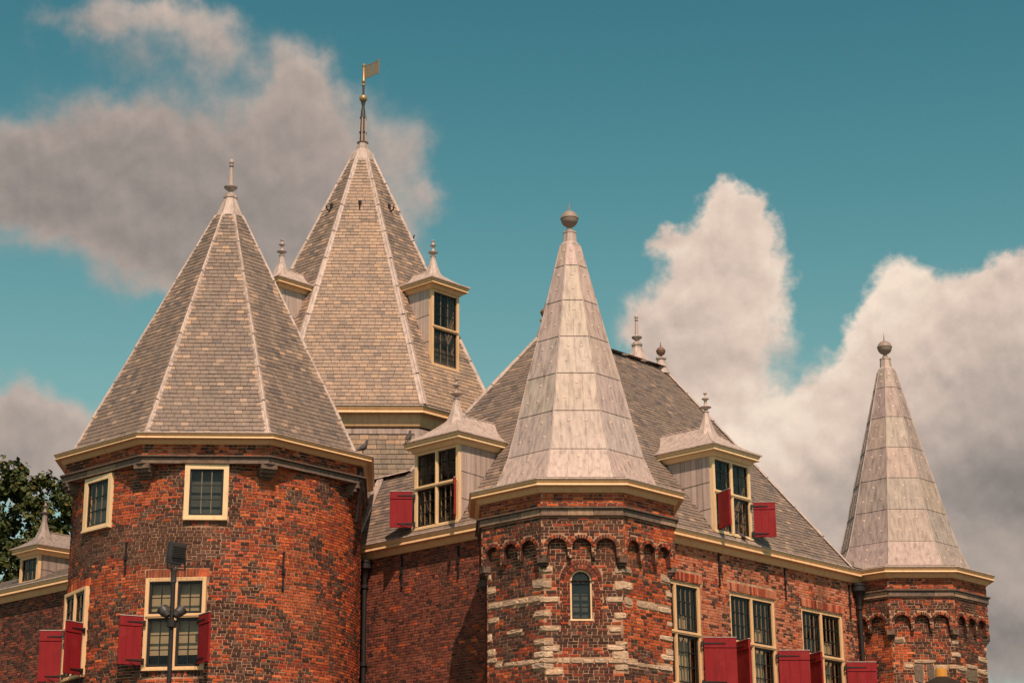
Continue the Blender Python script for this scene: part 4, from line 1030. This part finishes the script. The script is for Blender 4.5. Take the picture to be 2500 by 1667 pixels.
# ------------------------------------------------------------------ main building: two walls meeting at the near turret, hipped slate roof
U = Vector((S, S, 0)); MV = Vector((-S, S, 0))
def mpt(al_u, al_m, z): p = Vector((*MC, 0))+U*al_u+MV*al_m; return Vector((p.x, p.y, z))
A1X = 11.2
def main_building():
    T = thing('main_building', (MC[0]+1.5, MC[1]+6, 0), 'brick main building with hipped slate roof and dormers between the towers', 'building')
    # right-hand wall
    mr = planar(at(MC, R(45), -.30), R(45)); ml = planar(at(MC, R(-45), -.27), R(-45))
    wins = [(3.02, 4.92, 7.22, 9.70), (6.08, 7.98, 7.22, 9.70), (9.13, 11.03, 7.22, 9.68)]
    core = MB(); grid_core(core, mr, .3, 14.2, 0, 10.7, wins, depth=.22); wr = core.build('right_wall', 'mortar', T)
    bk = Pieces('brick', 'bricks', 'brick', wr, .05, 160)
    hs = [rect_hole(*w) for w in wins]
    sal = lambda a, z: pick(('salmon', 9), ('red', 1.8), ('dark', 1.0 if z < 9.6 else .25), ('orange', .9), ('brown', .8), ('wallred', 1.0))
    for (x0, x1, z0, z1) in wins:
        soldier_row(bk, mr, x0-.06, x1+.06, z1+.01, z1+.23, lambda a, z: pick(('salmon', 4), ('red', 2), ('wallred', 1)), splay=.12); hs.append(rect_hole(x0-.07, x1+.07, z1, z1+.235))
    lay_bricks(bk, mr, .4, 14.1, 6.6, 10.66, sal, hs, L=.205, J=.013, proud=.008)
    for k, (x0, x1, z0, z1) in enumerate(wins):
        zt = 8.49
        cur = [('curtain', x1-.62, x1-.2, z0+.1, z1-.75, -.30), ('curtain', x0+.35, x0+.85, z0+.1, zt-.1, -.30)]
        make_window(T, mr, x0, x1, z0, z1, 2, zt, (4, 3), (3, 3), fw=.085, bf=-.03, sash=.055, blind=cur, label='tall cross window with red shutters in the long right wall')
        hp = lambda a, b: tuple(mr(a, b, 0))[:2]
        shutter(T, hp(x1-.03, .03), (.998, .02), .80, z0+.05, zt-.06)
        if k: shutter(T, hp(x0+.12, .03), (.30, -.95), .78, z0+.05, zt-.06)
        else: shutter(T, hp(x0+.12, .03), (.30, -.95), .78, z0+.05, zt-.06)
    for a in (5.67, 8.45): anchor(T, mr, a, 9.78, 10.62)
    anchor(T, mr, 11.38, 9.62, 10.5)
    downpipe(T, mr, 11.68, 10.56, 0, 'black downpipe with hopper beside the far right turret')
    # left-hand wall
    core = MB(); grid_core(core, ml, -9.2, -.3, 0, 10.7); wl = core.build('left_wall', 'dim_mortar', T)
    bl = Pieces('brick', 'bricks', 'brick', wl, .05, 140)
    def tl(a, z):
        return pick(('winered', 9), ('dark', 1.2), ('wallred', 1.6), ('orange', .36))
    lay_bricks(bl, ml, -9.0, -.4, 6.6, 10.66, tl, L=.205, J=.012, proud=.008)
    for a in (-5.78, -3.87): anchor(T, ml, a, 9.76, 10.5)
    downpipe(T, ml, -6.98, 10.55, 0, 'black downpipe with hopper beside the big round tower')
    f2 = lambda mp, a: tuple(mp(a, 0, 0))[:2]
    cornice('cornice', T, [f2(ml, -8.2), f2(ml, -.4)], ZC-.02, .93, cove=1.1)
    cornice('cornice', T, [f2(mr, .4), f2(mr, 13.9)], ZC-.02, .93, cove=1.1)
    # roof planes. E2 - E is the ridge
    zr = 17.0
    E2, E = mpt(4.4, 4.7, zr), mpt(9.3, 4.7, zr)
    A0, A1 = mpt(.05, .05, ZC), mpt(A1X, .05, ZC)
    Lf = mpt(.05, 8.7, ZC); pL = 6.08/4.35
    kn = mpt(1.55, 6.85, ZC+1.5*pL); knL = mpt(1.55, 8.7, ZC+1.5*pL)
    rc = MB(); dc = (.06, .045, .035)
    rc.poly([A0, A1, E, E2], dc); rc.poly([Lf, A0, E2, kn, knL], dc)
    rc.poly([A1, mpt(14.0, 9.4, ZC), E], dc); rc.poly([A1, mpt(14.0, .05, ZC), mpt(14.0, 9.4, ZC)], (.2, .17, .14)); rc.poly([mpt(14, 9.4, ZC), mpt(3, 9.4, ZC), E2, E], dc)
    rc.poly([kn, E2, mpt(3, 9.4, ZC)], dc); rc.poly([kn, knL, mpt(3, 8.7, ZC), mpt(3, 9.4, ZC)], dc)
    roof = rc.build('roof', 'slate', T)
    sg = Pieces('slate', 'slates', 'slate', roof, .02)
    inR = lambda c: 5.36 < (c-Vector((*MC, 0))).dot(U) < 6.92 and 11.1 < c.z < 13.3
    inL = lambda c: 3.74 < (c-Vector((*MC, 0))).dot(MV) < 5.24 and 11.1 < c.z < 13.3
    def tr(u, f, c):
        n = nz(c.x*1.5, c.z*.35, 8., 1.)
        return pick(('slate', 8), ('slatedark', 2.2), ('slatemain', 2.5 if n > .2 or f > .93 else .3))
    slate_face(sg, A0, A1, E2, E, tr, row=.118, wid=.22, skip=inR)
    def tlf(u, f, c): return pick(('slate', 6), ('slatedark', 2), ('slatemain', 5 if nz(c.x*2, c.z*1.2, 4.) > .1 and c.z < 13 else .5))
    # left plane laid as one big triangle-ended sheet, cut at the low ridge
    dv = Vector((*MC, 0))
    def skL(c):
        a_m, a_u = (c-dv).dot(MV), (c-dv).dot(U)
        if inL(c): return True
        lim = 6.85+(1.55-a_u)*.75
        if a_u > 1.5: return a_m > 4.7+(4.4-a_u)*.75 or a_m < 4.7*a_u/4.4
        return a_m < 4.7*a_u/4.4
    slate_face(sg, mpt(.05, 8.7, ZC), mpt(.05, .05, ZC), mpt(4.4, 8.7, zr), mpt(4.4, .05, zr), tlf, row=.118, wid=.22, skip=skL)
    hip_flash('hip_flashing', roof, A0, E2, (0, -1, 0), .09, .08, .04, 7)
    hip_flash('hip_flashing', roof, A1, E, U*.43-MV*.52+Vector((0, 0, .54)), .13, .13, .05, 7)
    hip_flash('hip_flashing', roof, kn, E2, U*-.57+MV*.36+Vector((0, 0, .61)), .12, .12, .05, 5)
    hip_flash('ridge_flashing', roof, E2, E, (0, 0, 1), .20, .20, .05, 6)
    hip_flash('ridge_flashing', roof, knL, kn, (0, 0, 1), .16, .16, .05, 5)
    lb = MB(); p8 = [mpt(A1X+.1, .0, ZC+.02), mpt(13.0, .0, ZC+.02), mpt(13.0, .9, ZC+.3), mpt(A1X+.1, .9, ZC+.3)]
    lb.hexa([q+Vector((0, 0, .16)) for q in p8]+p8); lb.build('valley_gutter', 'lead', roof)
    vf = MB()     # lead apron where the roof dies into the round tower
    p = [mpt(.12, 7.55, ZC+.15), mpt(.12, 7.2, ZC+.15), mpt(1.5, 7.75, ZC+.15+1.4*pL), mpt(1.5, 7.95, ZC+.15+1.4*pL)]
    vf.hexa([q+Vector((-.02, -.02, .03)) for q in p]+p); vf.build('lead_apron', 'lead', roof)
    for (P_, nm) in ((E2, 'l'), (E, 'r')):
        c = MB(); c.lathe(P_, [(.26, zr-.22), (.17, zr+.02), (.12, zr+.14), (.12, zr+.22), (.15, zr+.23), (.15, zr+.27), (.08, zr+.29)], 10); c.build('lead_cap', 'lead', T, smooth=35)
        ball_finial('ball_finial', T, P_.x, P_.y, zr+.24, .13, 'rusty_lead', neck=.10, spike=.16)
    # dormers
    hr = lambda a, b: tuple(mr(a, b, 0))[:2]; hl = lambda a, b: tuple(ml(a, b, 0))[:2]
    d2 = dormer(T, at(MC, R(45), -.12, 6.14), R(45), 1.53, 11.03, 12.97, 2.4, .74, .34, .95, 2, 12.07, (2, 3), (3, 3), label='dormer over the long right wall with one red shutter laid back', fmat='pale_paint')
    m2 = planar(at(MC, R(45), -.12, 6.14), R(45)); h2 = lambda a, b: tuple(m2(a, b, 0))[:2]
    shutter(d2, h2(.77, .03), (.995, -.05), .57, 11.12, 12.0, flat=True); shutter(d2, h2(-.66, .03), (.36, -.93), .56, 11.12, 12.0, flat=True, flip=True)
    d1 = dormer(T, at(MC, R(-45), -.12, -4.49), R(-45), 1.47, 11.03, 12.97, 2.4, .74, .34, .95, 2, 12.07, (2, 3), (3, 3), label='dormer over the left wall beside the round tower', fmat='pale_paint')
    m1 = planar(at(MC, R(-45), -.12, -4.49), R(-45)); h1 = lambda a, b: tuple(m1(a, b, 0))[:2]
    shutter(d1, h1(-.75, .03), (-.995, -.03), .57, 11.12, 12.0, flat=True, flip=True); shutter(d1, h1(.66, .03), (.03, -1), .56, 11.12, 12.0, flat=True)
main_building()

# ------------------------------------------------------------------ tall central tower
def central_tower():
    T = thing('central_tower', (*CC, 0), 'tall central tower with the highest slate roof, gilded ball and weather vane', 'tower')
    a, e = 3.8, 1.80; oc = octo(CC, a, e)
    core = MB()
    for i in range(8): core.poly([(*oc[i], 0), (*oc[(i+1) % 8], 0), (*oc[(i+1) % 8], 15.3), (*oc[i], 15.3)], (.07, .055, .04))
    drum = core.build('drum', 'slate', T)
    sg = Pieces('slate', 'slates', 'slate', drum, .02, 90)
    for i in (7, 0, 1, 2, 3):
        p, q = oc[i], oc[(i+1) % 8]
        slate_face(sg, (*p, 11.3), (*q, 11.3), (*p, 14.8), (*q, 14.8), lambda u, f, c: pick(('drum', 8), ('slatewarm', 4 if f > .9 or (f > .75 and nz(c.x*3, 0., 1.) > .1) else .3)), row=.135, wid=.25)
    fl = MB(); fl.sweep(oc, [(0, 14.70), (.03, 14.70), (.04, 14.84), (0, 14.85)], True); fl.build('lead_flashing', 'lead', T)
    for i in (0, 1, 2, 3):
        c = oc[i]; ax = Vector((c[0]-CC[0], c[1]-CC[1], 0)).normalized()
        hip_flash('corner_flashing', T, (*c, 11.3), (*c, 14.8), ax, .11, .11, .03, 5)
    cornice('cornice', T, oc, 15.42, 1.05, True, cove=2.3)
    E0, ET = octo(CC, 4.09, 1.95), octo(CC, .30, .143); zE, zT = 15.46, 24.35
    rc = MB()
    for i in range(8): rc.poly([(*E0[i], zE), (*E0[(i+1) % 8], zE), (*ET[(i+1) % 8], zT), (*ET[i], zT)], (.06, .045, .035))
    roof = rc.build('roof', 'slate', T); rs = Pieces('slate', 'slates', 'slate', roof, .02, 210)
    def skip(c):
        for sgn in (-1, 1):
            x = (c.x-CC[0])*S+sgn*0+(c.y-CC[1])*S*sgn if False else None
        for an, off in ((R(45), -.04), (R(-45), .04)):
            t = (math.cos(an), math.sin(an)); n = (math.sin(an), -math.cos(an)); v = (c.x-CC[0], c.y-CC[1])
            x = v[0]*t[0]+v[1]*t[1]-off; b = v[0]*n[0]+v[1]*n[1]
            if abs(x) < .53 and b > 1 and 16.95 < c.z < 19.3: return True
        return False
    for i in (7, 0, 1, 2, 3):
        j, k = i, (i+1) % 8
        def tn(u, f, c, i=i):
            edge = min(u-.5*f, 1-.5*f-u); n = nz(c.x*1.4, c.z*.3, 12., 1.); n2 = nz(c.x*.9, c.z*.9, 15., 1.)
            if i == 1:  # front face warmer, most by the hips: its sunlit look put into slate tones
                if edge < .10+.05*n and f < .7: return pick(('slatewarm', 2), ('slatemain', 7))
                return pick(('slatewarm', .6 if n > 0 else .2), ('slatemain', 9), ('slate', 1.2 if n2 > 0 else .3))
            if c.z < 17.3: return pick(('slatewarm', 5), ('slatemain', 7))
            if c.z < 19.6: return pick(('slatewarm', 2), ('slatemain', 4), ('slate', 4), ('slatedark', .8))
            return pick(('slate', 6), ('slatedark', 1.2), ('slatemain', 4 if n > .1 else 1.), ('slatewarm', .5))
        slate_face(rs, (*E0[j], zE), (*E0[k], zE), (*ET[j], zT), (*ET[k], zT), tn, row=.128, wid=.21, skip=skip)
    for i in range(8):
        c = E0[i]; ax = Vector((c[0]-CC[0], c[1]-CC[1], 0)).normalized()
        hip_flash('hip_flashing', roof, (*c, zE), (*ET[i], zT), ax, .12, .09, .045, 9)
    cp = MB(); cp.lathe(CC, [(.46, 24.05), (.44, 24.2), (.38, 24.42), (.27, 24.52), (.2, 24.6), (.2, 24.68), (.16, 24.70), (.15, 24.82), (.19, 24.84)], 8, rot=R(22.5)); cp.build('lead_cap', 'lead', T)
    for an, z in ((R(0), 22.35), (R(-45), 22.35), (R(45), 22.35), (R(90), 21.8)):
        f = (z-zE)/(zT-zE); dd = (4.28+(.31-4.28)*f) if abs(an) in (R(45),) else 4.09+(.30-4.09)*f
        hm = planar(at(CC, an, dd), an); hk = MB()
        pts = [hm(0, .01, z+.12), hm(0, .03, z-.02), hm(0, .10, z-.09), hm(0, .18, z-.06), hm(0, .21, z+.06)]
        for p, q in zip(pts, pts[1:]): hk.tube(p, q, .022, n=6)
        hk.box(hm, -.05, .05, .0, .025, z+.0, z+.16); hk.build('roof_hook', 'iron', T)
    # weather vane
    x, y = CC
    pole = MB(); pole.lathe(CC, [(.115, 24.80), (.105, 25.0), (.095, 25.14), (.12, 25.15), (.12, 25.19), (.095, 25.2), (.085, 25.62), (.105, 25.63), (.105, 25.68), (.08, 25.7), (.065, 25.88), (.04, 26.05), (.06, 26.14), (.07, 26.18), (.035, 26.2), (.032, 26.8), (.03, 27.45)], 12)
    v = pole.build('weather_vane', 'grey_metal', T, smooth=35)
    st = MB()
    for k in range(6):
        q = math.pi*k/3+.35; rr = .1
        st.tube((x+.108*math.cos(q), y+.108*math.sin(q), 24.85), (x+.088*math.cos(q), y+.088*math.sin(q), 25.66), .026, .020, n=6)
    st.build('pale_rib', 'lead', v)
    b = MB(); b.ball((x, y, 26.31), .125, 18); b.build('gilt_ball', 'gilt', v, smooth='all')
    b = MB(); b.lathe(CC, [(.03, 26.72), (.052, 26.74), (.055, 26.80), (.03, 26.82), (.06, 26.86), (.065, 26.90), (.042, 26.95), (.038, 27.38), (.055, 27.39), (.06, 27.44), (.03, 27.48)], 12); b.build('gilt_sleeve', 'gilt', v, smooth=40)
    fm = planar((x, y), math.atan2(-.72, .70)); fb = MB()
    fb.box(fm, .05, .66, -.008, .008, 26.95, 26.97); fb.box(fm, .05, .70, -.008, .008, 27.36, 27.38); fb.box(fm, .655, .69, -.012, .012, 26.93, 27.44)
    for k in range(19):
        x0 = .06+.032*k
        if .33 < x0 < .40: continue
        fb.box(fm, x0, x0+.019, -.004, .004, 26.97, 27.36)
    for k in range(9): fb.box(fm, .05, .655, -.003, .003, 26.99+.042*k, 27.006+.042*k)
    fb.build('vane_flag', 'gilt', v)
    for an, off, lb in ((R(45), -.04, 'dormer with the tall two-sash window on the highest roof'), (R(-45), .04, 'left dormer of the highest roof, half hidden by the round tower roof')):
        dormer(T, at(CC, an, 3.62, off), an, 1.08, 16.9, 19.18, 1.75, .56, .34, .92, 1, 18.06, (3, 3), (3, 3), label=lb, zlow=.1, rows=3)
central_tower()

# ------------------------------------------------------------------ low wing at the far left
def side_wing():
    T = thing('side_wing', (LC[0]-6, LC[1]+7, 0), 'low brick wing with a small lead dormer at the left edge', 'building')
    mp = planar(at(LC, R(-45), -.27), R(-45))
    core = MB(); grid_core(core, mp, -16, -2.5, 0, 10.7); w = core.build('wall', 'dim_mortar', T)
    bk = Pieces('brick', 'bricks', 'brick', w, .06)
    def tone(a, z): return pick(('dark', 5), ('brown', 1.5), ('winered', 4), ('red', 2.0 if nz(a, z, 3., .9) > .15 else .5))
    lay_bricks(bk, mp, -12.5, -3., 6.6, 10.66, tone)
    f2 = lambda a: tuple(mp(a, 0, 0))[:2]
    cornice('cornice', T, [f2(-16), f2(-2.9)], ZC-.02, .93, cove=1.1)
    q = lambda al, i, z: Vector((*at(LC, R(-45), -i, -al), z))
    rc = MB(); rc.poly([q(16, .05, ZC), q(2.5, .05, ZC), q(2.5, 1.2, 11.5), q(16, 1.2, 11.5)], (.2, .17, .13)); rc.poly([q(16, 1.2, 11.5), q(2.5, 1.2, 11.5), q(2.5, 6, ZC), q(16, 6, ZC)], (.2, .17, .13))
    roof = rc.build('roof', 'slate', T)
    sg = Pieces('slate', 'slates', 'slate', roof, .02)
    slate_face(sg, q(13, .05, ZC), q(3, .05, ZC), q(13, 1.2, 11.5), q(3, 1.2, 11.5), lambda u, f, c: pick(('slate', 5), ('slatedark', 2)), row=.118, wid=.22)
    dormer(T, at(LC, R(-45), -.35, -8.63), R(-45), .86, 11.02, 11.80, 2.4, .50, .38, .8, 1, None, (3, 2), (3, 2), label='small dormer with ochre posts at the left edge', rows=2, cornk=.66, lk=.62)
side_wing()

# ------------------------------------------------------------------ another round tower far behind, only its tip shows
def rear_tower():
    c = (6.47, 59.2); T = thing('rear_tower', (*c, 0), 'roof tip of another tower with slim finial behind the long ridge', 'tower')
    mb = MB(); mb.lathe(c, [(3.48, 0), (3.48, 12.6), (3.75, 12.65), (3.75, 12.72)], 32); mb.build('wall', 'brick', T)
    rf = MB(); rf.lathe(c, [(3.9, 12.7), (.34, 19.36)], 8, (.22, .18, .13), rot=R(22.5)); r = rf.build('roof', 'slate', T)
    e0, eT = octo(c, 3.61), octo(c, .33)
    for i in range(8): hip_flash('hip_flashing', r, (*e0[i], 12.7), (*eT[i], 19.36), Vector((e0[i][0]-c[0], e0[i][1]-c[1], 0)).normalized(), .085, .07, .035, 5)
    cp = MB(); cp.lathe(c, [(.46, 19.1), (.40, 19.3), (.30, 19.50), (.20, 19.70), (.165, 19.78), (.16, 19.86), (.185, 19.88), (.185, 19.94), (.1, 19.96)], 8, rot=R(22.5)); cp.build('lead_cap', 'lead', T)
    spire_finial('finial', T, c[0], c[1], 19.93, .98)
rear_tower()

# ------------------------------------------------------------------ tree behind the wing
def tree():
    T = thing('tree', (-19.5, 80, 0), 'leafy green tree behind the low wing at the left edge', 'tree')
    tk = MB(); tk.tube((-19.5, 80, 0), (-19.3, 80, 9), .42, .3, n=12); tk.tube((-19.3, 80, 9), (-18.6, 79.5, 14), .3, .16, n=10)
    random.seed(5)
    tips = [(-17.6, 78.2, 19.7), (-16.9, 78.5, 20.1), (-15.6, 78.6, 19.6), (-17.9, 78.4, 18.2), (-16.4, 78.2, 18.3), (-15.2, 78.7, 18.0), (-14.9, 79.2, 18.9), (-14.6, 79, 17.2), (-17.2, 78.4, 18.9), (-17.0, 78, 17.0), (-15.6, 78.4, 16.7), (-18.3, 78.4, 16.2), (-16.6, 78.3, 15.4), (-15.2, 78.6, 15.2), (-19.6, 79, 19.2), (-20.4, 79, 17.2), (-19.6, 78.6, 15), (-21.5, 80, 18.3), (-21, 80, 15), (-18.5, 80.5, 17.5), (-16.5, 80.5, 16.5), (-18.6, 79.5, 19.4), (-17.4, 78.1, 15.9), (-16.0, 78.1, 17.4), (-18.6, 78.0, 17.4)]
    for t in tips: tk.tube((-18.6, 79.5, 14), Vector(t).lerp(Vector((-18.6, 79.5, 14)), .12), .09, .02, n=6, caps=False)
    tk.build('trunk', 'bark', T)
    cr = MB(); greens = [(.060, .074, .018), (.042, .058, .014), (.095, .095, .02), (.15, .115, .022), (.028, .044, .012)]
    for (x, y, z) in tips:
        R0 = uni(.8, 1.05)
        subs = [(x+random.gauss(0, .55)*R0, y+random.gauss(0, .5), z+random.gauss(-.1, .42)*R0, uni(.2, .42)) for _ in range(13)]
        for (sx, sy, sz, sr) in subs:
            for _ in range(46):
                d = Vector((random.gauss(0, 1), random.gauss(0, 1), random.gauss(0, .8))); d.normalize(); p = Vector((sx, sy, sz))+d*sr*uni(.3, 1.15)
                n = (d+Vector((uni(-.8, .8), uni(-.8, .8), uni(-.2, 1.)))).normalized(); t = n.orthogonal().normalized(); q = Matrix.Rotation(uni(0, 6.28), 3, n); t = q @ t; b = n.cross(t); l = uni(.09, .16)
                c = jit(random.choices(greens, [5, 5, 3, .8, 5])[0], .25)
                cr.poly([p-t*l, p+b*l*.62+n*.02, p+t*l*1.1, p-b*l*.62+n*.02], c)
    cr.build('crown', 'leaf', T, occ=False)
tree()

# ------------------------------------------------------------------ floodlight mast in front of the round tower
def mast():
    T = thing('floodlight_mast', (-5.46, 40, 0), 'black mast with a floodlight box and small spotlights before the round tower', 'lamp post')
    p = MB(); p.tube((-5.46, 40, 0), (-5.46, 40, 9.02), .058, .048, n=14); p.build('pole', 'iron', T, smooth=40)
    c = MB(); c.lathe((-5.46, 40), [(.05, 8.75), (.062, 8.76), (.062, 8.98), (.075, 9.0), (.075, 9.04), (.05, 9.06)], 12); c.build('collar', 'grey_metal', T, smooth=40)
    an = R(32); m0 = planar((-5.42, 40), an); tl = R(-14)
    def mp(a, b, z): dz = z-9.36; return m0(a, b*math.cos(tl)-dz*math.sin(tl), 9.36+b*math.sin(tl)+dz*math.cos(tl))
    h = MB(); h.box(mp, -.165, .165, -.07, .085, 9.17, 9.58); h.box(mp, -.178, .178, -.11, -.07, 9.15, 9.60); h.box(mp, -.14, .14, .085, .11, 9.29, 9.55)
    for k in range(7): h.box(mp, -.13, .13, .11, .128, 9.305+.035*k, 9.318+.035*k)
    h.box(mp, -.11, .11, .0, .075, 9.10, 9.17)
    f = h.build('floodlight', 'grey_metal', T)
    y = MB(); y.box(m0, -.205, -.188, -.02, .03, 9.05, 9.30); y.box(m0, .188, .205, -.02, .03, 9.05, 9.30); y.box(m0, -.205, .205, -.02, .03, 9.03, 9.055); y.build('yoke', 'iron', f)
    for sg in (-1, 1):
        s0 = MB(); c0 = Vector((-5.46+sg*.14, 40-.03, 8.13)); d = Vector((sg*.55, .35, .65)).normalized()
        for (r0, r1, t0, t1) in ((.05, .105, -.12, -.02), (.105, .115, -.02, .09), (.125, .125, .09, .115)): s0.tube(c0+d*t0, c0+d*t1, r0, r1, n=14)
        sp = s0.build('spotlight', 'grey_metal', T, smooth=40)
        b = MB(); b.tube(c0+Vector((0, 0, -.02)), (-5.46+sg*.10, 40, 7.93), .016, n=6); b.tube((-5.46+sg*.10, 40, 7.93), (-5.46, 40, 7.92), .016, n=6); b.build('arm', 'iron', sp)
    cl = MB(); cl.lathe((-5.46, 40), [(.075, 7.82), (.10, 7.83), (.10, 7.97), (.075, 7.98)], 12); cl.build('clamp', 'iron', T)
mast()

# ------------------------------------------------------------------ café parasol close to the viewer, only its peak reaches into view
def parasol():
    c = (2.372, 9.0); T = thing('parasol', (*c, 0), 'dark parasol peak with amber cap at the bottom edge, right', 'parasol')
    m = MB(); zt = 2.765; n = 8; r = 1.5
    for k in range(n):
        q0, q1 = 2*math.pi*k/n+R(22.5), 2*math.pi*(k+1)/n+R(22.5); prev = None
        for i in range(6):
            s_ = i/5; rr = .02+(r-.02)*s_; z = zt-.52*s_-.05*math.sin(math.pi*s_)
            cur = (Vector((c[0]+rr*math.cos(q0), c[1]+rr*math.sin(q0), z)), Vector((c[0]+rr*math.cos(q1), c[1]+rr*math.sin(q1), z)))
            if prev: m.poly([prev[0], prev[1], cur[1], cur[0]])
            prev = cur
        m.poly([prev[0], prev[1], prev[1]+Vector((0, 0, -.16)), prev[0]+Vector((0, 0, -.16))])
    m.build('canopy', 'canvas', T)
    p = MB(); p.tube((*c, .1), (*c, zt-.03), .022, n=10); p.build('pole', 'wood', T)
    b = MB(); b.lathe(c, [(.30, 0), (.30, .07), (.04, .10), (.03, .3)], 16); b.build('base', 'iron', T)
    k = MB(); k.lathe(c, [(.028, zt-.03), (.0285, zt+.025), (.027, zt+.034), (.01, zt+.036)], 16); k.build('cap', 'amber', T, smooth=40)
    for i in range(n):
        q = 2*math.pi*i/n+R(22.5); rb = MB(); rb.tube((c[0]+.03*math.cos(q), c[1]+.03*math.sin(q), zt-.05), (c[0]+r*.97*math.cos(q), c[1]+r*.97*math.sin(q), zt-.56), .009, n=6); rb.build('rib', 'wood', T)
parasol()

# ------------------------------------------------------------------ pigeons
def pigeon(loc, head, label, k=1., hunched=False):
    """one continuous body lofted along a bent spine from tail to beak"""
    T = thing('pigeon', loc, label, 'pigeon', 'pigeons resting on the gutters and roofs')
    hd = Vector((math.cos(head), math.sin(head), 0)); sdv = Vector((-hd.y, hd.x, 0)); o = Vector(loc)
    up_ = .0 if hunched else .05
    sp = [(-.20, .035, .030, .006), (-.13, .065, .038, .014), (-.07, .105, .062, .045), (.0, .135, .072, .066), (.055, .165+up_*.4, .064, .064), (.085, .20+up_*.8, .042, .045), (.095, .235+up_, .032, .033), (.105, .262+up_, .034, .032), (.125, .272+up_, .026, .024), (.142, .268+up_, .012, .010), (.165, .262+up_, .003, .003)]
    mb = MB(); n = 12; rows = []
    for i, (x, z, w, h) in enumerate(sp):
        a = sp[max(0, i-1)]; b = sp[min(len(sp)-1, i+1)]; d = Vector((b[0]-a[0], b[1]-a[1])).normalized()
        c = o+hd*(x*k)+Vector((0, 0, z*k)); nv = hd*(-d.y)+Vector((0, 0, d.x))
        rows.append([c+sdv*(w*k*math.cos(2*math.pi*j/n))+nv*(h*k*math.sin(2*math.pi*j/n)) for j in range(n)])
    i0 = len(mb.v)
    for r_ in rows:
        for v in r_: mb.v.append(tuple(v))
    for i in range(len(rows)-1):
        for j in range(n):
            mb.f.append((i0+i*n+j, i0+i*n+(j+1) % n, i0+(i+1)*n+(j+1) % n, i0+(i+1)*n+j)); mb.c.append((1, 1, 1)); mb.m.append(0)
    mb.f.append(tuple(range(i0, i0+n))); mb.c.append((1, 1, 1)); mb.m.append(0)
    mb.build('body', 'feather', T, smooth='all')
    for sg in (-1, 1):
        lg = MB(); b = o+sdv*(sg*.03*k)+hd*(.01*k); lg.tube(b+Vector((0, 0, .09*k)), b+Vector((0, 0, .004)), .008*k, n=6)
        for a in (-.5, 0, .5): lg.tube(b+Vector((0, 0, .005)), b+(hd+sdv*a).normalized()*.035*k+Vector((0, 0, .004)), .005*k, n=5)
        lg.build('leg', 'wood', T)
pigeon((-1.76, 44.74, 12.70), R(20), 'pigeon on the gutter at the right end of the round tower')
pigeon(tuple(planar(at(MC, R(-45), -.12, -4.49), R(-45))(-.84, .12, 13.235)), R(70), 'pigeon on the roof tip of the left dormer')
pigeon(tuple(mpt(5.98, .17, ZC+.04)), R(200), 'hunched pigeon under the swung shutter of the right dormer', .95, True)
pigeon(tuple(mpt(6.42, .12, ZC+.04)), R(160), 'pigeon in front of the lower right sash of the right dormer', .95, True)

# ------------------------------------------------------------------ finish: split the piece fields
bvh = BVHTree.FromPolygons(OCC_V, OCC_F)
for grp in GROUPS: grp.finish(bvh)
